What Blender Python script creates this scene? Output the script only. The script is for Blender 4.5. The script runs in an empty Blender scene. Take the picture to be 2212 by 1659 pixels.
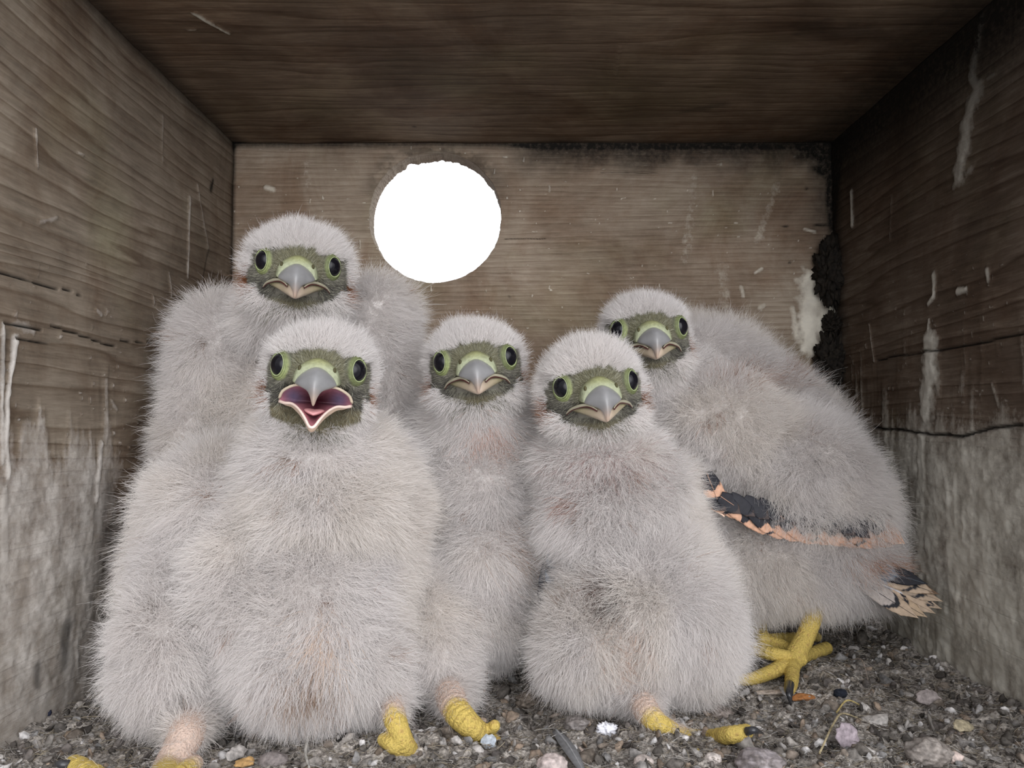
import bpy, bmesh, math, random
import numpy as np
from mathutils import Vector, Matrix, Quaternion
from mathutils.kdtree import KDTree

random.seed(7)
RNG = np.random.default_rng(11)
SC = bpy.context.scene
COL = SC.collection
PI = math.pi

# ------------------------------------------------------------------ camera, sky, exposure
IMW, IMH, FPX = 2212.0, 1659.0, 1723.0
CAM_H = 0.105
PITCH, YAW = math.atan(80 / FPX), math.atan(8 / FPX)
cam_data = bpy.data.cameras.new('camera')
cam_data.sensor_width = 36.0
cam_data.lens = FPX * 36.0 / IMW
cam_data.clip_start = 0.005
cam_data.clip_end = 20
cam = bpy.data.objects.new('camera', cam_data)
COL.objects.link(cam)
cam.location = (0, 0, CAM_H)
cam.rotation_euler = (PI / 2 + PITCH, 0, YAW)
SC.camera = cam

SC.view_settings.view_transform = 'Standard'
SC.view_settings.look = 'None'
SC.view_settings.gamma = 1.0
SC.view_settings.use_curve_mapping = False
SC.view_settings.exposure = 0.26
SC.cycles.max_bounces = 5
SC.cycles.diffuse_bounces = 4
SC.cycles.glossy_bounces = 2
SC.cycles.transmission_bounces = 4
SC.cycles.use_adaptive_sampling = True
SC.cycles.adaptive_threshold = 0.1

world = bpy.data.worlds.new('overcast_sky')
SC.world = world
world.use_nodes = True
wn, wl = world.node_tree.nodes, world.node_tree.links
wn.clear()
w_tc = wn.new('ShaderNodeTexCoord')
w_sep = wn.new('ShaderNodeSeparateXYZ')
wl.new(w_tc.outputs['Generated'], w_sep.inputs[0])


def wmap(sock, a, b, c, d):
    m = wn.new('ShaderNodeMapRange')
    m.interpolation_type = 'SMOOTHSTEP'
    wl.new(sock, m.inputs[0])
    for i, v in enumerate((a, b, c, d)):
        m.inputs[i + 1].default_value = v
    return m.outputs[0]


def wmath(op, a, b):
    m = wn.new('ShaderNodeMath')
    m.operation = op
    for i, v in enumerate((a, b)):
        if isinstance(v, (int, float)):
            m.inputs[i].default_value = v
        else:
            wl.new(v, m.inputs[i])
    return m.outputs[0]


SKY_GROUND, SKY_UP, SKY_RIGHT, SKY_BEHIND, SKY_FRONT = 0.30, 0.85, 0.7, 2.6, 3.2
s_up = wmap(w_sep.outputs[2], -0.25, 0.35, SKY_GROUND, SKY_UP)          # overcast sky above the ground
s_rt = wmap(w_sep.outputs[0], -0.6, 0.9, 1.0 - SKY_RIGHT * 0.5, 1.0 + SKY_RIGHT)  # the brighter side of the sky
s_bk = wmap(w_sep.outputs[1], 0.2, 0.9, 1.0, SKY_BEHIND)
w_dot = wn.new('ShaderNodeVectorMath')
w_dot.operation = 'DOT_PRODUCT'
wl.new(w_tc.outputs['Generated'], w_dot.inputs[0])
w_dot.inputs[1].default_value = Vector((0.22, -1.0, 0.16)).normalized()
s_lobe = wmap(w_dot.outputs['Value'], 0.72, 0.99, 0.0, SKY_FRONT)   # bright hazy sky facing the open side of the box
w_str = wmath('ADD', wmath('MULTIPLY', wmath('MULTIPLY', s_up, s_rt), s_bk), s_lobe)
w_bg = wn.new('ShaderNodeBackground')
w_bg.inputs[0].default_value = (0.965, 0.975, 1.0, 1)
wl.new(w_str, w_bg.inputs[1])
w_out = wn.new('ShaderNodeOutputWorld')
wl.new(w_bg.outputs[0], w_out.inputs[0])

# ------------------------------------------------------------------ picture measurements -> places
_R = cam.rotation_euler.to_matrix()


def ray(px, py):
    return _R @ Vector(((px - IMW / 2) / FPX, (IMH / 2 - py) / FPX, -1.0))


def P(px, py, d):
    r = ray(px, py)
    return Vector((0, 0, CAM_H)) + r * (d / r.y)


def G(px, py, h=0.0):
    r = ray(px, py)
    t = (h - CAM_H) / r.z
    return Vector((0, 0, CAM_H)) + r * t


def M(px, d):
    return px * d / FPX


XL, XR, YB, ZC, YF = -0.1606, 0.1793, 0.447, CAM_H + 0.158, 0.212


def on_wall(px, py, wall):
    r = ray(px, py)
    if wall == 'left':
        t = XL / r.x
    elif wall == 'right':
        t = XR / r.x
    elif wall == 'back':
        t = YB / r.y
    else:
        t = (ZC - CAM_H) / r.z
    p = Vector((0, 0, CAM_H)) + r * t
    return {'left': (p.y, p.z), 'right': (p.y, p.z), 'back': (p.x, p.z), 'ceil': (p.x, p.y)}[wall]


_Ri = np.array(_R.transposed())


def project(pts):
    q = (pts - np.array([0, 0, CAM_H])) @ _Ri.T
    return np.stack([IMW / 2 + FPX * q[:, 0] / -q[:, 2], IMH / 2 - FPX * q[:, 1] / -q[:, 2]], 1)


# ------------------------------------------------------------------ noise
def _hash(ix, iy, iz, seed):
    h = (ix * 374761393 + iy * 668265263 + iz * 2147483647 + seed * 1274126177) & 0xFFFFFFFF
    h = ((h ^ (h >> 13)) * 1274126177) & 0xFFFFFFFF
    return ((h ^ (h >> 16)) & 0xFFFFFF) / float(0xFFFFFF)


def vnoise(p, seed=0):
    p = np.asarray(p, dtype=np.float64)
    if p.shape[1] == 2:
        p = np.concatenate([p, np.zeros((len(p), 1))], 1)
    i = np.floor(p).astype(np.int64)
    f = p - i
    f = f * f * (3 - 2 * f)
    r = 0
    for dx in (0, 1):
        for dy in (0, 1):
            for dz in (0, 1):
                w = (f[:, 0] if dx else 1 - f[:, 0]) * (f[:, 1] if dy else 1 - f[:, 1]) * (f[:, 2] if dz else 1 - f[:, 2])
                r = r + w * _hash(i[:, 0] + dx, i[:, 1] + dy, i[:, 2] + dz, seed)
    return r


def fbm(p, octv=4, seed=0):
    p = np.asarray(p, dtype=np.float64)
    a, s, r, q = 0.5, 0.0, 0, p
    for k in range(octv):
        r = r + a * vnoise(q, seed + k * 17)
        s += a
        a *= 0.5
        q = q * 2.03 + 3.7
    return r / s


def sstep(a, b, x):
    t = np.clip((x - a) / (b - a), 0, 1)
    return t * t * (3 - 2 * t)


# ------------------------------------------------------------------ object helpers
def put(o, name=None, label=None, cat=None, group=None, kind=None, parent=None):
    if o.name not in COL.objects:
        COL.objects.link(o)
    if parent is not None:
        o.parent = parent
        o.matrix_parent_inverse = parent.matrix_world.inverted() if False else Matrix.Identity(4)
    for k, v in (('label', label), ('category', cat), ('group', group), ('kind', kind)):
        if v:
            o[k] = v
    return o


def mesh_np(name, verts, faces, mat, parent=None, smooth=True, **kw):
    me = bpy.data.meshes.new(name)
    verts = np.asarray(verts, dtype=np.float32)
    if isinstance(faces, np.ndarray):
        n, k = faces.shape
        me.vertices.add(len(verts))
        me.vertices.foreach_set('co', verts.ravel())
        me.loops.add(n * k)
        me.loops.foreach_set('vertex_index', faces.astype(np.int32).ravel())
        me.polygons.add(n)
        me.polygons.foreach_set('loop_start', np.arange(0, n * k, k, dtype=np.int32))
        me.update(calc_edges=True)
    else:
        me.from_pydata([tuple(map(float, v)) for v in verts], [], [tuple(int(i) for i in f) for f in faces])
    me.validate()
    if smooth:
        me.polygons.foreach_set('use_smooth', np.ones(len(me.polygons), dtype=bool))
    if mat:
        me.materials.append(mat)
    o = bpy.data.objects.new(name, me)
    return put(o, parent=parent, **kw)


def empty(name, loc, **kw):
    o = bpy.data.objects.new(name, None)
    o.empty_display_size = 0.01
    o.location = loc
    put(o, **kw)
    return o


def attr(me, name, vals, typ='FLOAT'):
    a = me.attributes.new(name, typ, 'POINT')
    if typ == 'FLOAT':
        a.data.foreach_set('value', np.asarray(vals, dtype=np.float32))
    else:
        v = np.ones((len(vals), 4), dtype=np.float32)
        v[:, :3] = vals
        a.data.foreach_set('color', v.ravel())


# geometry collectors ------------------------------------------------
class Geo:
    def __init__(s):
        s.v, s.f, s.c = [], [], []

    def add(s, v, f, c=None):
        o = len(s.v)
        s.v += [tuple(p) for p in v]
        s.f += [tuple(i + o for i in q) for q in f]
        if c is not None:
            s.c += [tuple(c)] * len(v) if np.ndim(c[0]) == 0 else [tuple(k) for k in c]
        return s


def catmull(pts, n):
    pts = [Vector(p) for p in pts]
    if len(pts) == 2:
        return [pts[0].lerp(pts[1], i / (n - 1)) for i in range(n)]
    ext = [pts[0] * 2 - pts[1]] + pts + [pts[-1] * 2 - pts[-2]]
    out = []
    m = len(pts) - 1
    for i in range(n):
        t = i / (n - 1) * m
        k = min(int(t), m - 1)
        u = t - k
        p0, p1, p2, p3 = ext[k:k + 4]
        out.append(0.5 * ((2 * p1) + (p2 - p0) * u + (2 * p0 - 5 * p1 + 4 * p2 - p3) * u * u + (3 * p1 - p0 - 3 * p2 + p3) * u ** 3))
    return out


def lerp_list(r, n):
    return list(np.interp(np.linspace(0, 1, n), np.linspace(0, 1, len(r)), r))


def tube(geo, pts, radii, n=24, sides=12, ridge=0.0, ridge_n=0, col=None, flat=1.0):
    path = catmull(pts, n)
    rad = lerp_list(radii, n)
    up = Vector((0.13, 0.2, 0.97))
    V, F = [], []
    for i, p in enumerate(path):
        t = (path[min(i + 1, n - 1)] - path[max(i - 1, 0)]).normalized()
        a = t.cross(up)
        if a.length < 0.05:
            a = t.cross(Vector((1, 0, 0)))
        a.normalize()
        b = a.cross(t)
        r = rad[i]
        if ridge:
            r *= 1 + ridge * math.sin(i / (n - 1) * ridge_n * 2 * PI)
        for k in range(sides):
            th = 2 * PI * k / sides
            V.append(p + a * (r * math.cos(th)) + b * (r * flat * math.sin(th)))
    for i in range(n - 1):
        for k in range(sides):
            F.append((i * sides + k, i * sides + (k + 1) % sides, (i + 1) * sides + (k + 1) % sides, (i + 1) * sides + k))
    V.append(path[0])
    V.append(path[-1])
    c0, c1 = len(V) - 2, len(V) - 1
    for k in range(sides):
        F.append((c0, (k + 1) % sides, k))
        F.append((c1, (n - 1) * sides + k, (n - 1) * sides + (k + 1) % sides))
    geo.add(V, F, col)


def ball(geo, c, r, seg=24, rings=16, rot=None, col=None):
    V, F = [], []
    for i in range(rings + 1):
        th = PI * i / rings
        for k in range(seg):
            ph = 2 * PI * k / seg
            v = Vector((r[0] * math.sin(th) * math.cos(ph), r[1] * math.sin(th) * math.sin(ph), r[2] * math.cos(th)))
            if rot is not None:
                v = rot @ v
            V.append(v + Vector(c))
    for i in range(rings):
        for k in range(seg):
            a, b = i * seg + k, i * seg + (k + 1) % seg
            F.append((a, b, b + seg, a + seg))
    geo.add(V, F, col)


def loft(geo, secs, cap=True, closed=True, col=None):
    n = len(secs[0])
    V = [p for s in secs for p in s]
    F = []
    rng = n if closed else n - 1
    for i in range(len(secs) - 1):
        for k in range(rng):
            F.append((i * n + k, i * n + (k + 1) % n, (i + 1) * n + (k + 1) % n, (i + 1) * n + k))
    if cap:
        F.append(tuple(range(n))[::-1])
        F.append(tuple((len(secs) - 1) * n + k for k in range(n)))
    geo.add(V, F, col)


def geo_obj(geo, name, mat, parent=None, smooth=True, subsurf=0, **kw):
    o = mesh_np(name, geo.v, geo.f, mat, parent, smooth, **kw)
    if geo.c:
        attr(o.data, 'tint', np.array(geo.c), 'FLOAT_COLOR')
    if subsurf:
        m = o.modifiers.new('smooth', 'SUBSURF')
        m.levels = m.render_levels = subsurf
    return o


def baked_remesh(geo, voxel, smooth_it=4):
    me = bpy.data.meshes.new('tmp')
    me.from_pydata([tuple(v) for v in geo.v], [], geo.f)
    o = bpy.data.objects.new('tmp', me)
    COL.objects.link(o)
    m = o.modifiers.new('r', 'REMESH')
    m.mode = 'VOXEL'
    m.voxel_size = voxel
    m.adaptivity = 0
    if smooth_it:
        s = o.modifiers.new('s', 'SMOOTH')
        s.factor = 0.5
        s.iterations = smooth_it
    dg = bpy.context.evaluated_depsgraph_get()
    dg.update()
    ev = o.evaluated_get(dg)
    e = ev.to_mesh()
    nv = len(e.vertices)
    v = np.empty(nv * 3, dtype=np.float32)
    e.vertices.foreach_get('co', v)
    nf = len(e.polygons)
    li = np.empty(len(e.loops), dtype=np.int32)
    e.loops.foreach_get('vertex_index', li)
    ev.to_mesh_clear()
    bpy.data.objects.remove(o)
    bpy.data.meshes.remove(me)
    return v.reshape(-1, 3).astype(np.float64), li.reshape(nf, -1)


# ------------------------------------------------------------------ materials
def srgb(r, g, b):
    return tuple(((c / 255) / 12.92 if c / 255 <= 0.04045 else ((c / 255 + 0.055) / 1.055) ** 2.4) for c in (r, g, b))


def new_mat(name):
    m = bpy.data.materials.new(name)
    m.use_nodes = True
    nt = m.node_tree
    bs = nt.nodes['Principled BSDF']
    return m, nt, nt.nodes, nt.links, bs


def simple_mat(name, c1, c2, scale=200.0, rough=0.6, bump=0.0, bump_scale=None, spec=0.3, coat=0.0, stretch=(1, 1, 1), sss=0.0):
    m, nt, N, L, bs = new_mat(name)
    tc = N.new('ShaderNodeTexCoord')
    mp = N.new('ShaderNodeMapping')
    mp.inputs['Scale'].default_value = stretch
    L.new(tc.outputs['Object'], mp.inputs[0])
    no = N.new('ShaderNodeTexNoise')
    no.inputs['Scale'].default_value = scale
    no.inputs['Detail'].default_value = 5
    no.inputs['Roughness'].default_value = 0.65
    L.new(mp.outputs[0], no.inputs[0])
    rp = N.new('ShaderNodeValToRGB')
    rp.color_ramp.elements[0].position = 0.35
    rp.color_ramp.elements[1].position = 0.65
    rp.color_ramp.elements[0].color = (*c1, 1)
    rp.color_ramp.elements[1].color = (*c2, 1)
    L.new(no.outputs[0], rp.inputs[0])
    L.new(rp.outputs[0], bs.inputs['Base Color'])
    bs.inputs['Roughness'].default_value = rough
    bs.inputs['Specular IOR Level'].default_value = spec
    bs.inputs['Coat Weight'].default_value = coat
    if sss:
        bs.inputs['Subsurface Weight'].default_value = sss
        bs.inputs['Subsurface Radius'].default_value = (0.002, 0.001, 0.0006)
        bs.inputs['Subsurface Scale'].default_value = 1.0
    if bump:
        n2 = N.new('ShaderNodeTexNoise')
        n2.inputs['Scale'].default_value = bump_scale or scale * 2
        n2.inputs['Detail'].default_value = 4
        L.new(mp.outputs[0], n2.inputs[0])
        b = N.new('ShaderNodeBump')
        b.inputs['Strength'].default_value = 1.0
        b.inputs['Distance'].default_value = bump
        L.new(n2.outputs[0], b.inputs['Height'])
        L.new(b.outputs[0], bs.inputs['Normal'])
    return m


def tint_mat(name, scale=400.0, var=0.35, rough=0.7, bump=0.0003, spec=0.25, coat=0.0):
    """colour from the mesh's own 'tint' attribute, broken up by noise"""
    m, nt, N, L, bs = new_mat(name)
    at = N.new('ShaderNodeAttribute')
    at.attribute_name = 'tint'
    tc = N.new('ShaderNodeTexCoord')
    no = N.new('ShaderNodeTexNoise')
    no.inputs['Scale'].default_value = scale
    no.inputs['Detail'].default_value = 5
    L.new(tc.outputs['Object'], no.inputs[0])
    mr = N.new('ShaderNodeMapRange')
    mr.inputs[1].default_value = 0.3
    mr.inputs[2].default_value = 0.7
    mr.inputs[3].default_value = 1 - var
    mr.inputs[4].default_value = 1 + var
    L.new(no.outputs[0], mr.inputs[0])
    vm = N.new('ShaderNodeVectorMath')
    vm.operation = 'SCALE'
    L.new(at.outputs['Color'], vm.inputs[0])
    L.new(mr.outputs[0], vm.inputs['Scale'])
    L.new(vm.outputs[0], bs.inputs['Base Color'])
    bs.inputs['Roughness'].default_value = rough
    bs.inputs['Specular IOR Level'].default_value = spec
    bs.inputs['Coat Weight'].default_value = coat
    b = N.new('ShaderNodeBump')
    b.inputs['Distance'].default_value = bump
    L.new(no.outputs[0], b.inputs['Height'])
    L.new(b.outputs[0], bs.inputs['Normal'])
    return m


def hair_mat(name, translucent=0.35):
    m, nt, N, L, bs = new_mat(name)
    N.remove(bs)
    at = N.new('ShaderNodeAttribute')
    at.attribute_name = 'tint'
    d = N.new('ShaderNodeBsdfDiffuse')
    t = N.new('ShaderNodeBsdfTranslucent')
    mx = N.new('ShaderNodeMixShader')
    mx.inputs[0].default_value = translucent
    L.new(at.outputs['Color'], d.inputs[0])
    L.new(at.outputs['Color'], t.inputs[0])
    L.new(d.outputs[0], mx.inputs[1])
    L.new(t.outputs[0], mx.inputs[2])
    L.new(mx.outputs[0], N['Material Output'].inputs[0])
    return m


def wood_mat(name, grain, dark, mid, light, ring_scale, ring_dist, stain=(0.50, 0.47, 0.42), line=0.55):
    """weathered board: grain runs along the axis 'grain'; attributes stain / grime / crack come from the board's mesh"""
    m, nt, N, L, bs = new_mat(name)
    tc = N.new('ShaderNodeTexCoord')
    st = [1.0, 1.0, 1.0]
    st['xyz'.index(grain)] = 0.07
    mp = N.new('ShaderNodeMapping')
    mp.inputs['Scale'].default_value = st
    L.new(tc.outputs['Object'], mp.inputs[0])
    # latewood lines
    wv = N.new('ShaderNodeTexNoise')
    wv.inputs['Scale'].default_value = 28
    wv.inputs['Detail'].default_value = 3
    L.new(mp.outputs[0], wv.inputs[0])
    mul = N.new('ShaderNodeMath')
    mul.operation = 'MULTIPLY'
    mul.inputs[1].default_value = ring_dist
    L.new(wv.outputs[0], mul.inputs[0])
    sep = N.new('ShaderNodeSeparateXYZ')
    L.new(tc.outputs['Object'], sep.inputs[0])
    axis = {'left': 2, 'right': 2, 'back': 2, 'ceil': 1}[name.split('_')[0]]
    mu2 = N.new('ShaderNodeMath')
    mu2.operation = 'MULTIPLY_ADD'
    mu2.inputs[1].default_value = ring_scale
    L.new(sep.outputs[axis], mu2.inputs[0])
    L.new(mul.outputs[0], mu2.inputs[2])
    fr = N.new('ShaderNodeMath')
    fr.operation = 'FRACT'
    L.new(mu2.outputs[0], fr.inputs[0])
    ring = N.new('ShaderNodeValToRGB')
    cr = ring.color_ramp
    cr.elements[0].position = 0.0
    cr.elements[0].color = (0, 0, 0, 1)
    cr.elements[1].position = 0.75
    cr.elements[1].color = (0.55, 0.55, 0.55, 1)
    e = cr.elements.new(0.9)
    e.color = (1, 1, 1, 1)
    e = cr.elements.new(1.0)
    e.color = (0, 0, 0, 1)
    L.new(fr.outputs[0], ring.inputs[0])
    # fine fibres
    fb = N.new('ShaderNodeTexNoise')
    fb.inputs['Scale'].default_value = 700
    fb.inputs['Detail'].default_value = 6
    fb.inputs['Roughness'].default_value = 0.7
    L.new(mp.outputs[0], fb.inputs[0])
    # broad patches
    pt = N.new('ShaderNodeTexNoise')
    pt.inputs['Scale'].default_value = 24
    pt.inputs['Detail'].default_value = 6
    pt.inputs['Roughness'].default_value = 0.6
    L.new(tc.outputs['Object'], pt.inputs[0])
    rp = N.new('ShaderNodeValToRGB')
    rp.color_ramp.elements[0].position = 0.25
    rp.color_ramp.elements[0].color = (*dark, 1)
    rp.color_ramp.elements[1].position = 0.72
    rp.color_ramp.elements[1].color = (*light, 1)
    e = rp.color_ramp.elements.new(0.5)
    e.color = (*mid, 1)
    av = N.new('ShaderNodeMix')
    av.data_type = 'FLOAT'
    av.inputs[0].default_value = 0.5
    L.new(fb.outputs[0], av.inputs[2])
    L.new(pt.outputs[0], av.inputs[3])
    L.new(av.outputs[0], rp.inputs[0])
    mr = N.new('ShaderNodeMix')
    mr.data_type = 'RGBA'
    mr.blend_type = 'MULTIPLY'
    L.new(rp.outputs[0], mr.inputs[6])
    mr.inputs[7].default_value = (0.42, 0.34, 0.28, 1)
    rm = N.new('ShaderNodeMath')
    rm.operation = 'MULTIPLY'
    rm.inputs[1].default_value = line
    L.new(ring.outputs[0], rm.inputs[0])
    L.new(rm.outputs[0], mr.inputs[0])
    # greenish algae tone in patches
    al = N.new('ShaderNodeTexNoise')
    al.inputs['Scale'].default_value = 13
    al.inputs['Detail'].default_value = 5
    L.new(tc.outputs['Object'], al.inputs[0])
    alr = N.new('ShaderNodeMapRange')
    alr.inputs[1].default_value = 0.52
    alr.inputs[2].default_value = 0.75
    alr.inputs[4].default_value = 0.45
    L.new(al.outputs[0], alr.inputs[0])
    ma = N.new('ShaderNodeMix')
    ma.data_type = 'RGBA'
    ma.blend_type = 'MULTIPLY'
    ma.inputs[7].default_value = (0.85, 1.0, 0.68, 1)
    L.new(alr.outputs[0], ma.inputs[0])
    L.new(mr.outputs[2], ma.inputs[6])
    bp = N.new('ShaderNodeTexNoise')
    bp.inputs['Scale'].default_value = 17
    bp.inputs['Detail'].default_value = 8
    bp.inputs['Roughness'].default_value = 0.68
    bp.inputs['Distortion'].default_value = 0.6
    mp2 = N.new('ShaderNodeMapping')
    mp2.inputs['Location'].default_value = (3.1, 1.7, 5.2)
    L.new(tc.outputs['Object'], mp2.inputs[0])
    L.new(mp2.outputs[0], bp.inputs[0])
    bpr = N.new('ShaderNodeMapRange')
    bpr.inputs[1].default_value = 0.46
    bpr.inputs[2].default_value = 0.64
    bpr.inputs[4].default_value = 0.75
    L.new(bp.outputs[0], bpr.inputs[0])
    mb = N.new('ShaderNodeMix')
    mb.data_type = 'RGBA'
    mb.blend_type = 'MULTIPLY'
    mb.inputs[7].default_value = (0.62, 0.50, 0.42, 1)
    L.new(bpr.outputs[0], mb.inputs[0])
    L.new(ma.outputs[2], mb.inputs[6])
    ma = mb
    # droppings
    sa = N.new('ShaderNodeAttribute')
    sa.attribute_name = 'stain'
    sn = N.new('ShaderNodeTexNoise')
    sn.inputs['Scale'].default_value = 420
    sn.inputs['Detail'].default_value = 6
    sn.inputs['Roughness'].default_value = 0.7
    L.new(tc.outputs['Object'], sn.inputs[0])
    sm = N.new('ShaderNodeMath')
    sm.operation = 'MULTIPLY_ADD'
    sm.inputs[1].default_value = 1.5
    L.new(sa.outputs['Fac'], sm.inputs[0])
    sn2 = N.new('ShaderNodeMath')
    sn2.operation = 'MULTIPLY_ADD'
    sn2.inputs[1].default_value = 1.2
    sn2.inputs[2].default_value = -0.95
    L.new(sn.outputs[0], sn2.inputs[0])
    L.new(sn2.outputs[0], sm.inputs[2])
    scl = N.new('ShaderNodeClamp')
    L.new(sm.outputs[0], scl.inputs[0])
    ms = N.new('ShaderNodeMix')
    ms.data_type = 'RGBA'
    L.new(scl.outputs[0], ms.inputs[0])
    L.new(ma.outputs[2], ms.inputs[6])
    scr = N.new('ShaderNodeValToRGB')
    scr.color_ramp.elements[0].position = 0.3
    scr.color_ramp.elements[0].color = (stain[0] * 0.62, stain[1] * 0.6, stain[2] * 0.58, 1)
    scr.color_ramp.elements[1].position = 0.62
    scr.color_ramp.elements[1].color = (*stain, 1)
    sn3 = N.new('ShaderNodeTexNoise')
    sn3.inputs['Scale'].default_value = 90
    sn3.inputs['Detail'].default_value = 7
    L.new(tc.outputs['Object'], sn3.inputs[0])
    L.new(sn3.outputs[0], scr.inputs[0])
    L.new(scr.outputs[0], ms.inputs[7])
    # dirt, and shade painted into the board colour
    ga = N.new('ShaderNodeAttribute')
    ga.attribute_name = 'grime_shade'
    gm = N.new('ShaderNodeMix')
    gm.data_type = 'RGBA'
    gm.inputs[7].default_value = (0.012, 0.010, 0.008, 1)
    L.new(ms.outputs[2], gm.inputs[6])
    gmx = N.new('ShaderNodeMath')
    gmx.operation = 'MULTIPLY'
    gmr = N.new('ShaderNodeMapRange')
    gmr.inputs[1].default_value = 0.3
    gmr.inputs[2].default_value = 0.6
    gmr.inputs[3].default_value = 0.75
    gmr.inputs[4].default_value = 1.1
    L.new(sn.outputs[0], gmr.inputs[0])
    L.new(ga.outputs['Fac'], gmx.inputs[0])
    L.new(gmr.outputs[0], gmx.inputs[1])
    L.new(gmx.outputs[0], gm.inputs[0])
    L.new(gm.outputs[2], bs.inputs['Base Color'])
    bs.inputs['Roughness'].default_value = 0.8
    bs.inputs['Specular IOR Level'].default_value = 0.2
    # relief
    h = N.new('ShaderNodeMath')
    h.operation = 'MULTIPLY_ADD'
    h.inputs[1].default_value = -0.3
    L.new(ring.outputs[0], h.inputs[0])
    L.new(fb.outputs[0], h.inputs[2])
    b = N.new('ShaderNodeBump')
    b.inputs['Strength'].default_value = 0.8
    b.inputs['Distance'].default_value = 0.0004
    L.new(h.outputs[0], b.inputs['Height'])
    L.new(b.outputs[0], bs.inputs['Normal'])
    return m


MAT = {}
MAT['left'] = wood_mat('left_wall_board', 'y', (0.085, 0.068, 0.05), (0.24, 0.195, 0.15), (0.39, 0.335, 0.265), 150, 9.0, (0.60, 0.56, 0.52), 0.75)
MAT['right'] = wood_mat('right_wall_board', 'y', (0.05, 0.034, 0.024), (0.15, 0.112, 0.084), (0.30, 0.25, 0.20), 120, 8.0, (0.68, 0.65, 0.58), 0.8)
MAT['back'] = wood_mat('back_wall_board', 'x', (0.13, 0.09, 0.062), (0.34, 0.27, 0.205), (0.54, 0.45, 0.355), 330, 8.0, (0.92, 0.86, 0.74), 0.42)
MAT['ceil'] = wood_mat('ceil_board', 'x', (0.06, 0.038, 0.025), (0.18, 0.128, 0.088), (0.36, 0.27, 0.19), 130, 9.0, (0.45, 0.42, 0.35), 0.75)
MAT['slab'] = simple_mat('outer_board', (0.16, 0.13, 0.10), (0.28, 0.24, 0.19), 60, 0.85, 0.0005)
MAT['litter'] = tint_mat('litter_ground', 900, 0.7, 0.95, 0.0012, 0.1)
MAT['bits'] = tint_mat('litter_bits', 700, 0.4, 0.8, 0.0004, 0.2)
MAT['hair'] = hair_mat('down_feather', 0.35)
MAT['facehair'] = hair_mat('facial_feather', 0.15)
MAT['body'] = tint_mat('chick_skin', 300, 0.12, 0.9, 0.0003, 0.1)
MAT['skin'] = tint_mat('bare_skin', 900, 0.15, 0.55, 0.0003, 0.3)
MAT['eye'] = simple_mat('eye_surface', (0.004, 0.004, 0.006), (0.010, 0.009, 0.012), 100, 0.12, spec=0.28, coat=0.0)
MAT['beak'] = tint_mat('beak_horn', 250, 0.10, 0.28, 0.00005, 0.5)
MAT['claw'] = simple_mat('claw_horn', (0.018, 0.018, 0.02), (0.05, 0.05, 0.055), 300, 0.25, spec=0.5)
MAT['mouth'] = tint_mat('mouth_lining', 500, 0.15, 0.35, 0.0002, 0.4)
MAT['feather'] = tint_mat('vane_feather', 500, 0.18, 0.6, 0.0001, 0.25)
MAT['nostril'] = simple_mat('nostril_hole', (0.05, 0.045, 0.02), (0.09, 0.08, 0.035), 300, 0.7)


# ------------------------------------------------------------------ the nest box
def seg_dist(C, pts):
    d = np.full(len(C), 1e9)
    for a, b in zip(pts[:-1], pts[1:]):
        a, b = np.array(a), np.array(b)
        ab = b - a
        t = np.clip(((C - a) @ ab) / max(ab @ ab, 1e-12), 0, 1)
        d = np.minimum(d, np.hypot(*(C - a - t[:, None] * ab).T))
    return d


def strokes(C, wall, lst, seed=0):
    """each stroke: (list of picture points, width in m, strength)"""
    m = np.zeros(len(C))
    nz = fbm(C * 260, 4, seed)
    for pts, w, s in lst:
        q = [on_wall(x, y, wall) for x, y in pts]
        if len(q) == 1:
            q = q * 2
        d = seg_dist(C, q)
        k = np.clip(1.35 - d / (w * (0.35 + 1.3 * nz)), 0, 1) * s
        m = np.maximum(m, k)
    return m


def cracks(C, wall, lst, w=0.00042):
    m = np.zeros(len(C))
    wob = np.stack([np.zeros(len(C)), (fbm(C * 70, 3, 91) - 0.5) * 0.0022], 1)
    for pts, k in lst:
        d = seg_dist(C + wob, [on_wall(x, y, wall) for x, y in pts])
        m = np.maximum(m, np.clip(1.5 - d / (w * k), 0, 1))
    return m


def grid_faces(nu, nv, flip=False):
    i, j = np.meshgrid(np.arange(nu - 1), np.arange(nv - 1), indexing='ij')
    a = (i * nv + j).ravel()
    q = np.stack([a, a + nv, a + nv + 1, a + 1], 1)
    return q[:, ::-1] if flip else q


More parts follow.
